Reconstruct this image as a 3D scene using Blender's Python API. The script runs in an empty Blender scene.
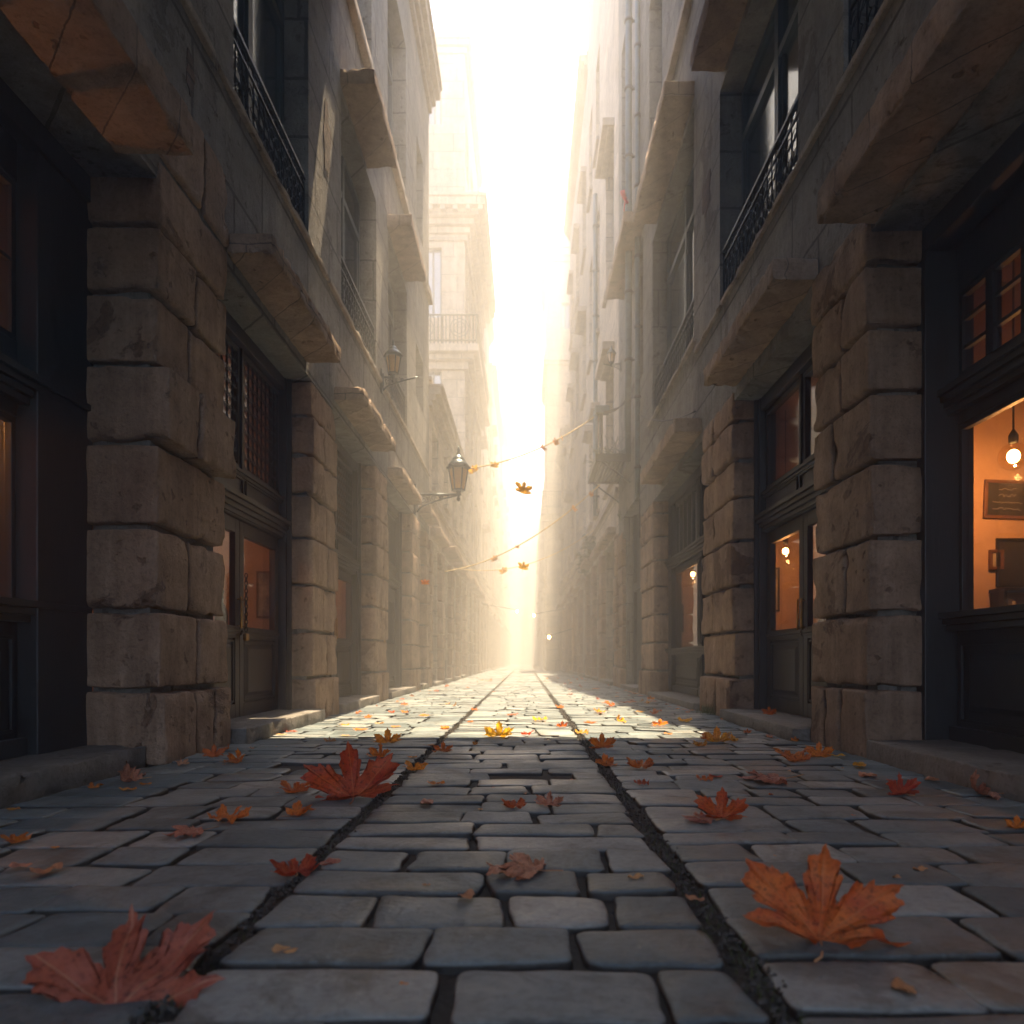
import bpy, bmesh, math, random
from mathutils import Vector, Matrix, noise
random.seed(7)
R = math.radians
SC = bpy.context.scene
COL = SC.collection
W = 2.05            # half width of the lane at the facade plane
CAMH = 0.6
F = 700.0           # focal length in pixels; only used to turn measured pixels into metres on the ground

# ------------------------------------------------------------------ materials
def mat(name):
    m = bpy.data.materials.new(name); m.use_nodes = True
    nt = m.node_tree; b = nt.nodes.get('Principled BSDF')
    return m, nt, b
def N(nt, t, **kw):
    n = nt.nodes.new(t)
    for k, v in kw.items():
        if k.startswith('i_'):
            n.inputs[k[2:].replace('_', ' ')].default_value = v
        else: setattr(n, k, v)
    return n
def L(nt, a, b): nt.links.new(a, b)
def ramp(nt, fac, stops):
    r = nt.nodes.new('ShaderNodeValToRGB')
    while len(r.color_ramp.elements) < len(stops): r.color_ramp.elements.new(0.5)
    for e, (p, c) in zip(r.color_ramp.elements, stops):
        e.position = p; e.color = (*c, 1) if len(c) == 3 else c
    L(nt, fac, r.inputs[0]); return r.outputs[0]
def math_(nt, op, a, b=None, clamp=False):
    n = nt.nodes.new('ShaderNodeMath'); n.operation = op; n.use_clamp = clamp
    for i, v in enumerate((a, b)):
        if v is None: continue
        if isinstance(v, (int, float)): n.inputs[i].default_value = v
        else: L(nt, v, n.inputs[i])
    return n.outputs[0]
def mix(nt, fac, a, b, mode='MIX'):
    n = nt.nodes.new('ShaderNodeMix'); n.data_type = 'RGBA'; n.blend_type = mode
    for s, v in ((0, fac), (6, a), (7, b)):
        if isinstance(v, (int, float)): n.inputs[s].default_value = v
        elif isinstance(v, tuple): n.inputs[s].default_value = (*v, 1) if len(v) == 3 else v
        else: L(nt, v, n.inputs[s])
    return n.outputs[2]
def noise_(nt, vec, scale, detail=6, rough=.6, dist=0):
    n = N(nt, 'ShaderNodeTexNoise'); n.inputs['Scale'].default_value = scale
    n.inputs['Detail'].default_value = detail; n.inputs['Roughness'].default_value = rough
    n.inputs['Distortion'].default_value = dist
    L(nt, vec, n.inputs['Vector']); return n.outputs['Fac']
def bump(nt, h, strength, dist, prev=None):
    b = N(nt, 'ShaderNodeBump'); b.inputs['Strength'].default_value = strength
    b.inputs['Distance'].default_value = dist; L(nt, h, b.inputs['Height'])
    if prev is not None: L(nt, prev, b.inputs['Normal'])
    return b.outputs[0]

def stone_mat(name, c_lo, c_hi, joints=None, cracks=True, rough=.86, peel=0.0, grime=.5):
    m, nt, b = mat(name)
    tc = N(nt, 'ShaderNodeTexCoord'); P = tc.outputs['Object']
    n1 = noise_(nt, P, .9, 5, .6, .3); n2 = noise_(nt, P, 6, 8, .68); n3 = noise_(nt, P, 38, 6, .7)
    col = ramp(nt, n1, [(.32, c_lo), (.68, c_hi)])
    col = mix(nt, 1, col, ramp(nt, n2, [(.3, (.66, .64, .62)), (.55, (1, 1, 1)), (.75, (1.12, 1.1, 1.08))]), 'MULTIPLY')
    col = mix(nt, 1, col, ramp(nt, n3, [(.34, (.72, .7, .68)), (.5, (1, 1, 1))]), 'MULTIPLY')
    # vertical run-off streaks
    mp = N(nt, 'ShaderNodeMapping'); mp.inputs['Scale'].default_value = (5, 5, .45); L(nt, P, mp.inputs['Vector'])
    st = noise_(nt, mp.outputs[0], 1.3, 6, .7, .5)
    col = mix(nt, grime, col, ramp(nt, st, [(.42, (.62, .58, .54)), (.6, (1, 1, 1))]), 'MULTIPLY')
    nrm = bump(nt, n2, .8, .045); nrm = bump(nt, n3, .8, .013, nrm)
    if peel > 0:
        pm = ramp(nt, noise_(nt, P, 1.7, 9, .72, .6), [(peel, (0, 0, 0)), (peel + .02, (1, 1, 1))])
        col = mix(nt, pm, mix(nt, 1, col, (.62, .56, .52), 'MULTIPLY'), col)
        nrm = bump(nt, pm, .8, .012, nrm)
    if cracks:
        w = N(nt, 'ShaderNodeVectorMath'); w.operation = 'ADD'
        nc = N(nt, 'ShaderNodeTexNoise'); nc.inputs['Scale'].default_value = 3.5; nc.inputs['Detail'].default_value = 12; nc.inputs['Roughness'].default_value = .75
        L(nt, P, nc.inputs['Vector'])
        L(nt, P, w.inputs[0]); L(nt, nc.outputs['Color'], w.inputs[1])
        v = N(nt, 'ShaderNodeTexVoronoi'); v.feature = 'DISTANCE_TO_EDGE'; v.inputs['Scale'].default_value = .9
        L(nt, w.outputs[0], v.inputs['Vector'])
        cm = ramp(nt, v.outputs['Distance'], [(.002, (0, 0, 0)), (.008, (1, 1, 1))])
        gate = ramp(nt, noise_(nt, P, .8, 3, .5), [(.40, (0, 0, 0)), (.43, (1, 1, 1))])
        cm = math_(nt, 'MAXIMUM', cm, gate, True)
        col = mix(nt, cm, mix(nt, 1, col, (.3, .27, .25), 'MULTIPLY'), col)
        nrm = bump(nt, cm, .9, .01, nrm)
    # pits and chipped spots
    vp = N(nt, 'ShaderNodeTexVoronoi'); vp.inputs['Scale'].default_value = 9; vp.inputs['Randomness'].default_value = 1
    ad = N(nt, 'ShaderNodeVectorMath'); ad.operation = 'ADD'
    nq = N(nt, 'ShaderNodeTexNoise'); nq.inputs['Scale'].default_value = 14; L(nt, P, nq.inputs['Vector'])
    sc_ = N(nt, 'ShaderNodeVectorMath'); sc_.operation = 'SCALE'; sc_.inputs['Scale'].default_value = .12
    L(nt, nq.outputs['Color'], sc_.inputs[0]); L(nt, P, ad.inputs[0]); L(nt, sc_.outputs[0], ad.inputs[1])
    L(nt, ad.outputs[0], vp.inputs['Vector'])
    pit = ramp(nt, vp.outputs['Distance'], [(.13, (0, 0, 0)), (.22, (1, 1, 1))])
    pg = ramp(nt, noise_(nt, P, 3.1, 4, .6), [(.5, (1, 1, 1)), (.56, (0, 0, 0))])
    pit = math_(nt, 'MAXIMUM', pit, pg, True)
    col = mix(nt, pit, mix(nt, 1, col, (.55, .5, .46), 'MULTIPLY'), col)
    nrm = bump(nt, pit, .8, .012, nrm)
    if joints:
        bw, bh, mo = joints
        sx = N(nt, 'ShaderNodeSeparateXYZ'); L(nt, P, sx.inputs[0])
        s = math_(nt, 'ADD', sx.outputs[0], sx.outputs[1])
        nj = noise_(nt, P, 5, 5, .7)
        s2 = math_(nt, 'ADD', s, math_(nt, 'MULTIPLY', nj, .05))
        z2 = math_(nt, 'ADD', sx.outputs[2], math_(nt, 'MULTIPLY', noise_(nt, P, 4, 5, .7, .2), .05))
        cb = N(nt, 'ShaderNodeCombineXYZ'); L(nt, s2, cb.inputs[0]); L(nt, z2, cb.inputs[1])
        br = N(nt, 'ShaderNodeTexBrick'); L(nt, cb.outputs[0], br.inputs['Vector'])
        br.inputs['Scale'].default_value = 1; br.inputs['Brick Width'].default_value = bw
        br.inputs['Row Height'].default_value = bh; br.inputs['Mortar Size'].default_value = mo
        br.inputs['Mortar Smooth'].default_value = .25; br.offset = .37; br.squash = .7; br.squash_frequency = 3
        br.inputs['Color1'].default_value = (.86, .86, .86, 1); br.inputs['Color2'].default_value = (1.08, 1.05, 1.02, 1)
        br.inputs['Mortar'].default_value = (1, 1, 1, 1)
        col = mix(nt, 1, col, br.outputs['Color'], 'MULTIPLY')
        fillg = ramp(nt, noise_(nt, P, 1.1, 4, .6), [(.35, (.45, .45, .45)), (.55, (1, 1, 1))])
        jm = math_(nt, 'MULTIPLY', br.outputs['Fac'], fillg)
        col = mix(nt, math_(nt, 'MULTIPLY', jm, .8), col, (.035, .03, .027))
        inv = math_(nt, 'SUBTRACT', 1, jm)
        nrm = bump(nt, inv, 1, .02, nrm)
    L(nt, col, b.inputs['Base Color']); L(nt, nrm, b.inputs['Normal'])
    b.inputs['Roughness'].default_value = rough
    b.inputs['Specular IOR Level'].default_value = .3
    return m

def simple_mat(name, col, rough=.5, metal=0, nscale=14, nstr=.3, var=.25, ndist=.004, stretch=None, spec=.5):
    m, nt, b = mat(name)
    tc = N(nt, 'ShaderNodeTexCoord'); P = tc.outputs['Object']
    if stretch:
        mp = N(nt, 'ShaderNodeMapping'); mp.inputs['Scale'].default_value = stretch; L(nt, P, mp.inputs['Vector']); P = mp.outputs[0]
    n = noise_(nt, P, nscale, 7, .65)
    lo = tuple(c * (1 - var) for c in col); hi = tuple(min(1, c * (1 + var)) for c in col)
    L(nt, ramp(nt, n, [(.35, lo), (.65, hi)]), b.inputs['Base Color'])
    L(nt, bump(nt, n, nstr, ndist), b.inputs['Normal'])
    L(nt, ramp(nt, n, [(.3, (rough * .8,) * 3), (.7, (min(1, rough * 1.25),) * 3)]), b.inputs['Roughness'])
    b.inputs['Metallic'].default_value = metal
    b.inputs['Specular IOR Level'].default_value = spec
    return m

def glass_mat(name, tint=(1, 1, 1), gl=.08, rough=.02):
    m, nt, b = mat(name)
    nt.nodes.remove(b)
    out = nt.nodes['Material Output']
    tr = N(nt, 'ShaderNodeBsdfTransparent'); tr.inputs[0].default_value = (*tint, 1)
    g = N(nt, 'ShaderNodeBsdfGlossy'); g.inputs['Roughness'].default_value = rough; g.inputs[0].default_value = (.9, .95, 1, 1)
    tc = N(nt, 'ShaderNodeTexCoord')
    L(nt, bump(nt, noise_(nt, tc.outputs['Object'], 1.7, 2, .5), .12, .03), g.inputs['Normal'])
    fr = N(nt, 'ShaderNodeFresnel'); ge = N(nt, 'ShaderNodeNewGeometry')
    L(nt, math_(nt, 'SUBTRACT', 1.5, math_(nt, 'MULTIPLY', ge.outputs['Backfacing'], .8333)), fr.inputs[0])
    f = math_(nt, 'ADD', fr.outputs[0], gl - .04, True)
    mx = N(nt, 'ShaderNodeMixShader'); L(nt, f, mx.inputs[0]); L(nt, tr.outputs[0], mx.inputs[1]); L(nt, g.outputs[0], mx.inputs[2])
    L(nt, mx.outputs[0], out.inputs[0]); return m

def emit_mat(name, col, s):
    m, nt, b = mat(name)
    b.inputs['Base Color'].default_value = (*col, 1)
    b.inputs['Emission Color'].default_value = (*col, 1); b.inputs['Emission Strength'].default_value = s
    return m

def leaf_mat(name, c1, c2, vein, trans=.45):
    m, nt, b = mat(name)
    uv = N(nt, 'ShaderNodeUVMap'); sx = N(nt, 'ShaderNodeSeparateXYZ'); L(nt, uv.outputs[0], sx.inputs[0])
    ax = math_(nt, 'ABSOLUTE', math_(nt, 'SUBTRACT', sx.outputs[0], .5)); y = math_(nt, 'SUBTRACT', sx.outputs[1], .12)
    d = None
    for deg in (90, 44, 5):
        nx, ny = -math.sin(R(deg)), math.cos(R(deg))
        dd = math_(nt, 'ABSOLUTE', math_(nt, 'ADD', math_(nt, 'MULTIPLY', ax, nx), math_(nt, 'MULTIPLY', y, ny)))
        d = dd if d is None else math_(nt, 'MINIMUM', d, dd)
    # side veins
    wv = math_(nt, 'ABSOLUTE', math_(nt, 'SINE', math_(nt, 'MULTIPLY', math_(nt, 'ADD', math_(nt, 'MULTIPLY', d, 1.0), math_(nt, 'ADD', y, ax)), 30)))
    side = math_(nt, 'MULTIPLY', math_(nt, 'LESS_THAN', wv, .09), .22)
    main = math_(nt, 'MULTIPLY', math_(nt, 'LESS_THAN', d, .007), .6)
    tc = N(nt, 'ShaderNodeTexCoord'); oi = N(nt, 'ShaderNodeObjectInfo')
    sh = N(nt, 'ShaderNodeVectorMath'); sh.operation = 'ADD'; L(nt, uv.outputs[0], sh.inputs[0])
    cbr = N(nt, 'ShaderNodeCombineXYZ'); L(nt, math_(nt, 'MULTIPLY', oi.outputs['Random'], 40), cbr.inputs[0]); L(nt, cbr.outputs[0], sh.inputs[1])
    n = noise_(nt, sh.outputs[0], 3.2, 6, .65); n2 = noise_(nt, sh.outputs[0], 17, 6, .7)
    col = ramp(nt, n, [(.35, c1), (.65, c2)])
    col = mix(nt, 1, col, ramp(nt, n2, [(.36, (.38, .32, .28)), (.5, (1, 1, 1))]), 'MULTIPLY')
    hs = N(nt, 'ShaderNodeHueSaturation'); L(nt, col, hs.inputs['Color'])
    L(nt, math_(nt, 'ADD', math_(nt, 'MULTIPLY', oi.outputs['Random'], .03), .485), hs.inputs['Hue'])
    L(nt, math_(nt, 'ADD', math_(nt, 'MULTIPLY', oi.outputs['Random'], .5), .75), hs.inputs['Value'])
    col = mix(nt, math_(nt, 'MAXIMUM', main, side), hs.outputs[0], vein)
    L(nt, col, b.inputs['Base Color']); b.inputs['Roughness'].default_value = .55
    hgt = math_(nt, 'ADD', math_(nt, 'MULTIPLY', math_(nt, 'MAXIMUM', main, side), .8), n2)
    nr = bump(nt, hgt, .5, .004); L(nt, nr, b.inputs['Normal'])
    t = N(nt, 'ShaderNodeBsdfTranslucent'); L(nt, col, t.inputs[0])
    mx = N(nt, 'ShaderNodeMixShader'); mx.inputs[0].default_value = trans
    L(nt, b.outputs[0], mx.inputs[1]); L(nt, t.outputs[0], mx.inputs[2]); L(nt, mx.outputs[0], nt.nodes['Material Output'].inputs[0])
    return m

M = {}
M['ashlar'] = stone_mat('weathered ashlar', (.18, .18, .175), (.31, .29, .26), joints=(1.15, .56, .016), peel=.36)
M['ashlar_right'] = stone_mat('weathered plaster and ashlar', (.18, .18, .175), (.30, .28, .25), joints=(1.4, .6, .015), peel=.40)
M['block'] = stone_mat('rough limestone block', (.31, .205, .14), (.46, .32, .225), cracks=False, peel=.39, grime=.7)
M['ledge'] = stone_mat('worn ledge stone', (.30, .21, .15), (.42, .31, .23), joints=(.55, .5, .006), grime=.35)
M['trim'] = stone_mat('cornice stone', (.33, .28, .235), (.43, .365, .31), cracks=False)
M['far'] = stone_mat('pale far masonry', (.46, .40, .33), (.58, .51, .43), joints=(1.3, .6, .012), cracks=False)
M['brick'] = stone_mat('bared brick', (.12, .075, .055), (.2, .12, .085), joints=(.22, .075, .012), cracks=False)
M['step'] = stone_mat('step stone', (.17, .165, .155), (.26, .24, .22), cracks=True, rough=.7, grime=.3)
M['wood'] = simple_mat('dark stained wood', (.026, .020, .017), .5, nscale=9, stretch=(6, 6, .7), nstr=.35, var=.45)
M['wood_blue'] = simple_mat('blue black painted wood', (.012, .015, .017), .5, nscale=9, stretch=(6, 6, .7), nstr=.35, var=.4)
M['wood_warm'] = simple_mat('brown varnished wood', (.040, .024, .016), .45, nscale=8, stretch=(6, 6, .7), nstr=.35, var=.45)
M['window_paint'] = simple_mat('slate painted window frame', (.055, .07, .078), .5, nscale=20, var=.3)
M['iron'] = simple_mat('wrought iron', (.018, .022, .026), .45, .6, nscale=40)
M['pipe'] = simple_mat('zinc drainpipe', (.06, .095, .115), .45, .5, nscale=9, var=.35)
M['lantern'] = simple_mat('teal black lantern metal', (.022, .040, .050), .35, .6, nscale=30)
M['brass'] = simple_mat('aged brass', (.35, .2, .07), .35, 1, nscale=30)
M['soil'] = simple_mat('joint dirt', (.030, .026, .022), .95, nscale=60, nstr=1, var=.6, ndist=.01)
M['pebble'] = simple_mat('grit', (.055, .05, .046), .85, nscale=30, var=.5)
M['moss'] = simple_mat('dry grass blades', (.07, .085, .025), .8, nscale=30, var=.4)
M['curtain'] = simple_mat('pale curtain', (.30, .33, .34), .9, nscale=3, stretch=(9, 9, .3), nstr=.8, var=.3, ndist=.03)
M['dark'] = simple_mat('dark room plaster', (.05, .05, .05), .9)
M['plaster_warm'] = simple_mat('ochre room plaster', (.62, .40, .25), .85, nscale=4, var=.12)
M['floor_wood'] = simple_mat('room floor boards', (.12, .07, .04), .6, nscale=4, stretch=(1, 8, 1))
M['glass'] = glass_mat('window glass', (.93, .95, .95), .10)
M['glass_old'] = glass_mat('dusty glass', (.72, .74, .74), .16, .12)
def amber_mat():
    m, nt, b = mat('amber lantern glass'); nt.nodes.remove(b)
    t = N(nt, 'ShaderNodeBsdfTranslucent'); t.inputs[0].default_value = (.85, .6, .34, 1)
    p = N(nt, 'ShaderNodeBsdfTransparent'); p.inputs[0].default_value = (1, .8, .55, 1)
    g = N(nt, 'ShaderNodeBsdfGlossy'); g.inputs['Roughness'].default_value = .1
    a = N(nt, 'ShaderNodeMixShader'); a.inputs[0].default_value = .45; L(nt, t.outputs[0], a.inputs[1]); L(nt, p.outputs[0], a.inputs[2])
    c = N(nt, 'ShaderNodeMixShader'); c.inputs[0].default_value = .08; L(nt, a.outputs[0], c.inputs[1]); L(nt, g.outputs[0], c.inputs[2])
    L(nt, c.outputs[0], nt.nodes['Material Output'].inputs[0]); return m
M['glass_amber'] = amber_mat()
M['glass_lamp'] = glass_mat('lamp glass', (1, .93, .82), .07, .05)
M['bulb'] = emit_mat('glowing bulb', (1, .48, .13), 11)
M['bulb_dim'] = emit_mat('small glowing bulb', (1, .68, .34), 30)
M['cord'] = simple_mat('black cord', (.015, .015, .015), .6)
M['rope'] = simple_mat('garland string', (.55, .40, .18), .8)
M['chalk'] = simple_mat('chalkboard', (.03, .03, .028), .8)
M['chalk_line'] = simple_mat('chalk', (.55, .5, .42), .9)
M['frame_wood'] = simple_mat('picture frame wood', (.16, .07, .03), .5)
M['paper'] = simple_mat('old print paper', (.45, .38, .27), .8, nscale=6, var=.5)
M['book'] = simple_mat('book cloth', (.10, .07, .05), .7, nscale=9, var=.7)
M['red'] = simple_mat('red ribbon', (.55, .03, .03), .5)
M['green'] = simple_mat('plant leaf green', (.06, .10, .03), .6)
M['vine'] = simple_mat('dry grey vine leaf', (.10, .10, .07), .8)
M['slate'] = simple_mat('roof slab', (.12, .11, .10), .85)

def cobble_mat():
    m, nt, b = mat('paving stone')
    tc = N(nt, 'ShaderNodeTexCoord'); P = tc.outputs['Object']
    at = N(nt, 'ShaderNodeAttribute'); at.attribute_name = 'tone'
    n1 = noise_(nt, P, 5, 7, .65); n2 = noise_(nt, P, 45, 6, .7); n3 = noise_(nt, P, 1.3, 4, .6)
    col = ramp(nt, at.outputs['Fac'], [(0, (.07, .10, .115)), (.55, (.135, .172, .188)), (1, (.25, .275, .275))])
    col = mix(nt, 1, col, ramp(nt, n1, [(.3, (.7, .7, .7)), (.6, (1.08, 1.07, 1.05))]), 'MULTIPLY')
    col = mix(nt, 1, col, ramp(nt, n2, [(.35, (.72, .72, .72)), (.55, (1, 1, 1))]), 'MULTIPLY')
    ad_ = N(nt, 'ShaderNodeAttribute'); ad_.attribute_name = 'dirt'
    st_ = ramp(nt, noise_(nt, P, 2.3, 9, .75, .8), [(.52, (1, 1, 1)), (.60, (.58, .55, .52))])
    col = mix(nt, 1, col, st_, 'MULTIPLY')
    dm = ramp(nt, math_(nt, 'ADD', ad_.outputs['Fac'], math_(nt, 'MULTIPLY', math_(nt, 'SUBTRACT', n2, .5), .5)), [(.25, (0, 0, 0)), (.6, (1, 1, 1))])
    col = mix(nt, dm, col, (.022, .020, .018))
    L(nt, col, b.inputs['Base Color'])
    L(nt, ramp(nt, n3, [(.38, (.33,) * 3), (.48, (.5,) * 3), (.66, (.8,) * 3)]), b.inputs['Roughness'])
    v = N(nt, 'ShaderNodeTexVoronoi'); v.inputs['Scale'].default_value = 22; L(nt, P, v.inputs['Vector'])
    pit = ramp(nt, v.outputs['Distance'], [(.1, (0, 0, 0)), (.3, (1, 1, 1))])
    pit = math_(nt, 'MAXIMUM', pit, ramp(nt, n1, [(.5, (1, 1, 1)), (.62, (0, 0, 0))]), True)
    nr = bump(nt, n1, .7, .022); nr = bump(nt, n2, .7, .006, nr); nr = bump(nt, pit, .6, .004, nr)
    L(nt, nr, b.inputs['Normal']); b.inputs['Specular IOR Level'].default_value = .45
    return m
M['cobble'] = cobble_mat()

LM = {
 'brown':  leaf_mat('red brown maple leaf', (.34, .085, .04), (.50, .16, .075), (.5, .24, .14), .3),
 'red':    leaf_mat('red maple leaf', (.50, .07, .018), (.68, .17, .035), (.6, .2, .07)),
 'orange': leaf_mat('orange maple leaf', (.66, .15, .015), (.85, .30, .03), (.75, .32, .08), .55),
 'pink':   leaf_mat('pale leaf underside', (.46, .17, .10), (.60, .28, .17), (.62, .36, .24), .3),
 'yellow': leaf_mat('yellow maple leaf', (.85, .48, .04), (.88, .36, .03), (.85, .55, .15), .6),
 'tan':    leaf_mat('dry tan leaf', (.50, .24, .10), (.62, .34, .16), (.6, .38, .2), .25),
}

# ------------------------------------------------------------------ mesh helpers
class MB:
    def __init__(s, side=0): s.v = []; s.f = []; s.side = side; s.smooth = []
    def add(s, vs, fs, smooth=False):
        o = len(s.v); s.v += [tuple(p) for p in vs]
        s.f += [tuple(i + o for i in f) for f in fs]; s.smooth += [smooth] * len(fs)
    def box(s, x0, x1, y0, y1, z0, z1, smooth=False):
        if x0 > x1: x0, x1 = x1, x0
        v = [(x, y, z) for z in (z0, z1) for (x, y) in ((x0, y0), (x1, y0), (x1, y1), (x0, y1))]
        s.add(v, [(3, 2, 1, 0), (4, 5, 6, 7), (0, 1, 5, 4), (1, 2, 6, 5), (2, 3, 7, 6), (3, 0, 4, 7)], smooth)
    def fb(s, d0, d1, u0, u1, v0, v1):           # facade box: d = metres behind the facade plane
        s.box(s.side * (W + d0), s.side * (W + d1), u0, u1, v0, v1)
    def bar(s, a, b, r, n=6, r2=None, cap=True):
        a = Vector(a); b = Vector(b); d = (b - a)
        if d.length < 1e-6: return
        d.normalize(); up = Vector((0, 0, 1)) if abs(d.z) < .9 else Vector((1, 0, 0))
        e1 = d.cross(up).normalized(); e2 = d.cross(e1); r2 = r if r2 is None else r2
        vs = []
        for p, rr in ((a, r), (b, r2)):
            for i in range(n):
                t = 2 * math.pi * i / n; vs.append(p + e1 * math.cos(t) * rr + e2 * math.sin(t) * rr)
        fs = [(i, (i + 1) % n, n + (i + 1) % n, n + i) for i in range(n)]
        if cap: fs += [tuple(range(n - 1, -1, -1)), tuple(range(n, 2 * n))]
        s.add(vs, fs, n > 5)
    def tube(s, pts, r, n=6, radii=None):
        pts = [Vector(p) for p in pts]; vs = []; k = len(pts)
        prev = None
        for i, p in enumerate(pts):
            d = (pts[min(i + 1, k - 1)] - pts[max(i - 1, 0)]).normalized()
            if prev is None:
                up = Vector((0, 0, 1)) if abs(d.z) < .9 else Vector((1, 0, 0)); e1 = d.cross(up).normalized()
            else: e1 = (prev - d * prev.dot(d)).normalized()
            prev = e1; e2 = d.cross(e1); rr = radii[i] if radii else r
            for j in range(n):
                t = 2 * math.pi * j / n; vs.append(p + (e1 * math.cos(t) + e2 * math.sin(t)) * rr)
        fs = [(i * n + j, i * n + (j + 1) % n, (i + 1) * n + (j + 1) % n, (i + 1) * n + j) for i in range(k - 1) for j in range(n)]
        fs += [tuple(range(n - 1, -1, -1)), tuple((k - 1) * n + j for j in range(n))]
        s.add(vs, fs, True)
    def lathe(s, c, prof, n=16, rot=0, smooth=True):
        cx, cy, cz = c; vs = []
        for (r, z) in prof:
            for j in range(n):
                t = 2 * math.pi * j / n + rot; vs.append((cx + r * math.cos(t), cy + r * math.sin(t), cz + z))
        k = len(prof)
        fs = [(i * n + j, i * n + (j + 1) % n, (i + 1) * n + (j + 1) % n, (i + 1) * n + j) for i in range(k - 1) for j in range(n)]
        fs += [tuple(range(n - 1, -1, -1)), tuple((k - 1) * n + j for j in range(n))]
        s.add(vs, fs, smooth)
    def build(s, name, m, parent=None, weld=False, bevel=0, recalc=True):
        me = bpy.data.meshes.new(name); me.from_pydata(s.v, [], s.f)
        me.polygons.foreach_set('use_smooth', s.smooth)
        bm = bmesh.new(); bm.from_mesh(me)
        if weld: bmesh.ops.remove_doubles(bm, verts=bm.verts, dist=.0004)
        if recalc: bmesh.ops.recalc_face_normals(bm, faces=bm.faces)
        bm.to_mesh(me); bm.free()
        me.materials.append(m); o = bpy.data.objects.new(name, me); COL.objects.link(o)
        if parent is not None:
            o.parent = parent
            if parent.type == 'EMPTY': o.location = -parent.location
        if bevel:
            md = o.modifiers.new('Bevel', 'BEVEL'); md.width = bevel; md.segments = 2; md.limit_method = 'ANGLE'
        return o

def thing(name, label, cat, loc=(0, 0, 0), group=None):
    o = bpy.data.objects.new(name, None); COL.objects.link(o); o.location = loc; o.empty_display_size = .1
    o['label'] = label; o['category'] = cat
    if group: o['group'] = group
    return o
def tag(o, label, cat, group=None):
    o['label'] = label; o['category'] = cat
    if group: o['group'] = group
    return o
def struct(o, kind='structure'):
    o['kind'] = kind; return o

def lines(a, b, step, r):
    """grid lines from a to b, finer near both ends"""
    n = max(2, int(round((b - a - 2 * r) / step)))
    inner = [a + r + (b - a - 2 * r) * i / n for i in range(n + 1)]
    return [a, a + r * .35] + inner + [b - r * .35, b]
def rough_block(mb, x0, x1, y0, y1, z0, z1, step=.05, r=.03, amp=.012, edge=.02, seed=0, freq=4, chipf=6.3):
    """one stone with worn, chipped arrises"""
    if x0 > x1: x0, x1 = x1, x0
    r = min(r, (x1 - x0) * .45, (y1 - y0) * .45, (z1 - z0) * .45)
    X, Y, Z = lines(x0, x1, step, r), lines(y0, y1, step, r), lines(z0, z1, step, r)
    nx, ny, nz = len(X) - 1, len(Y) - 1, len(Z) - 1
    idx = {}; vs = []; fs = []
    so = Vector((seed * 3.17, seed * 1.31, seed * 7.7))
    def V(i, j, k):
        key = (i, j, k)
        if key in idx: return idx[key]
        p = Vector((X[i], Y[j], Z[k]))
        c = Vector((min(max(p.x, x0 + r), x1 - r), min(max(p.y, y0 + r), y1 - r), min(max(p.z, z0 + r), z1 - r)))
        d = p - c
        axes = (abs(d.x) > 1e-6) + (abs(d.y) > 1e-6) + (abs(d.z) > 1e-6)
        m = max(abs(d.x), abs(d.y), abs(d.z), 1e-9)
        nrm = d.normalized() if d.length > 1e-6 else Vector((0, 0, 1))
        q = c + nrm * r
        ee = sorted([min(p.x - x0, x1 - p.x), min(p.y - y0, y1 - p.y), min(p.z - z0, z1 - p.z)])[1]
        nearness = max(0, 1 - ee / .10)
        nn = noise.fractal(q * freq + so, 1.0, 2.1, 4)
        n2 = noise.noise(q * 11 + so)
        chip = max(0, noise.noise(q * chipf + so * 1.7) - .12) * nearness
        q = q + nrm * (amp * nn + amp * .35 * n2 - edge * chip * 3)
        idx[key] = len(vs); vs.append(q); return idx[key]
    for i in range(nx):
        for j in range(ny):
            fs.append((V(i, j, 0), V(i, j + 1, 0), V(i + 1, j + 1, 0), V(i + 1, j, 0)))
            fs.append((V(i, j, nz), V(i + 1, j, nz), V(i + 1, j + 1, nz), V(i, j + 1, nz)))
    for i in range(nx):
        for k in range(nz):
            fs.append((V(i, 0, k), V(i + 1, 0, k), V(i + 1, 0, k + 1), V(i, 0, k + 1)))
            fs.append((V(i, ny, k), V(i, ny, k + 1), V(i + 1, ny, k + 1), V(i + 1, ny, k)))
    for j in range(ny):
        for k in range(nz):
            fs.append((V(0, j, k), V(0, j, k + 1), V(0, j + 1, k + 1), V(0, j + 1, k)))
            fs.append((V(nx, j, k), V(nx, j + 1, k), V(nx, j + 1, k + 1), V(nx, j, k + 1)))
    mb.add(vs, fs, True)

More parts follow.
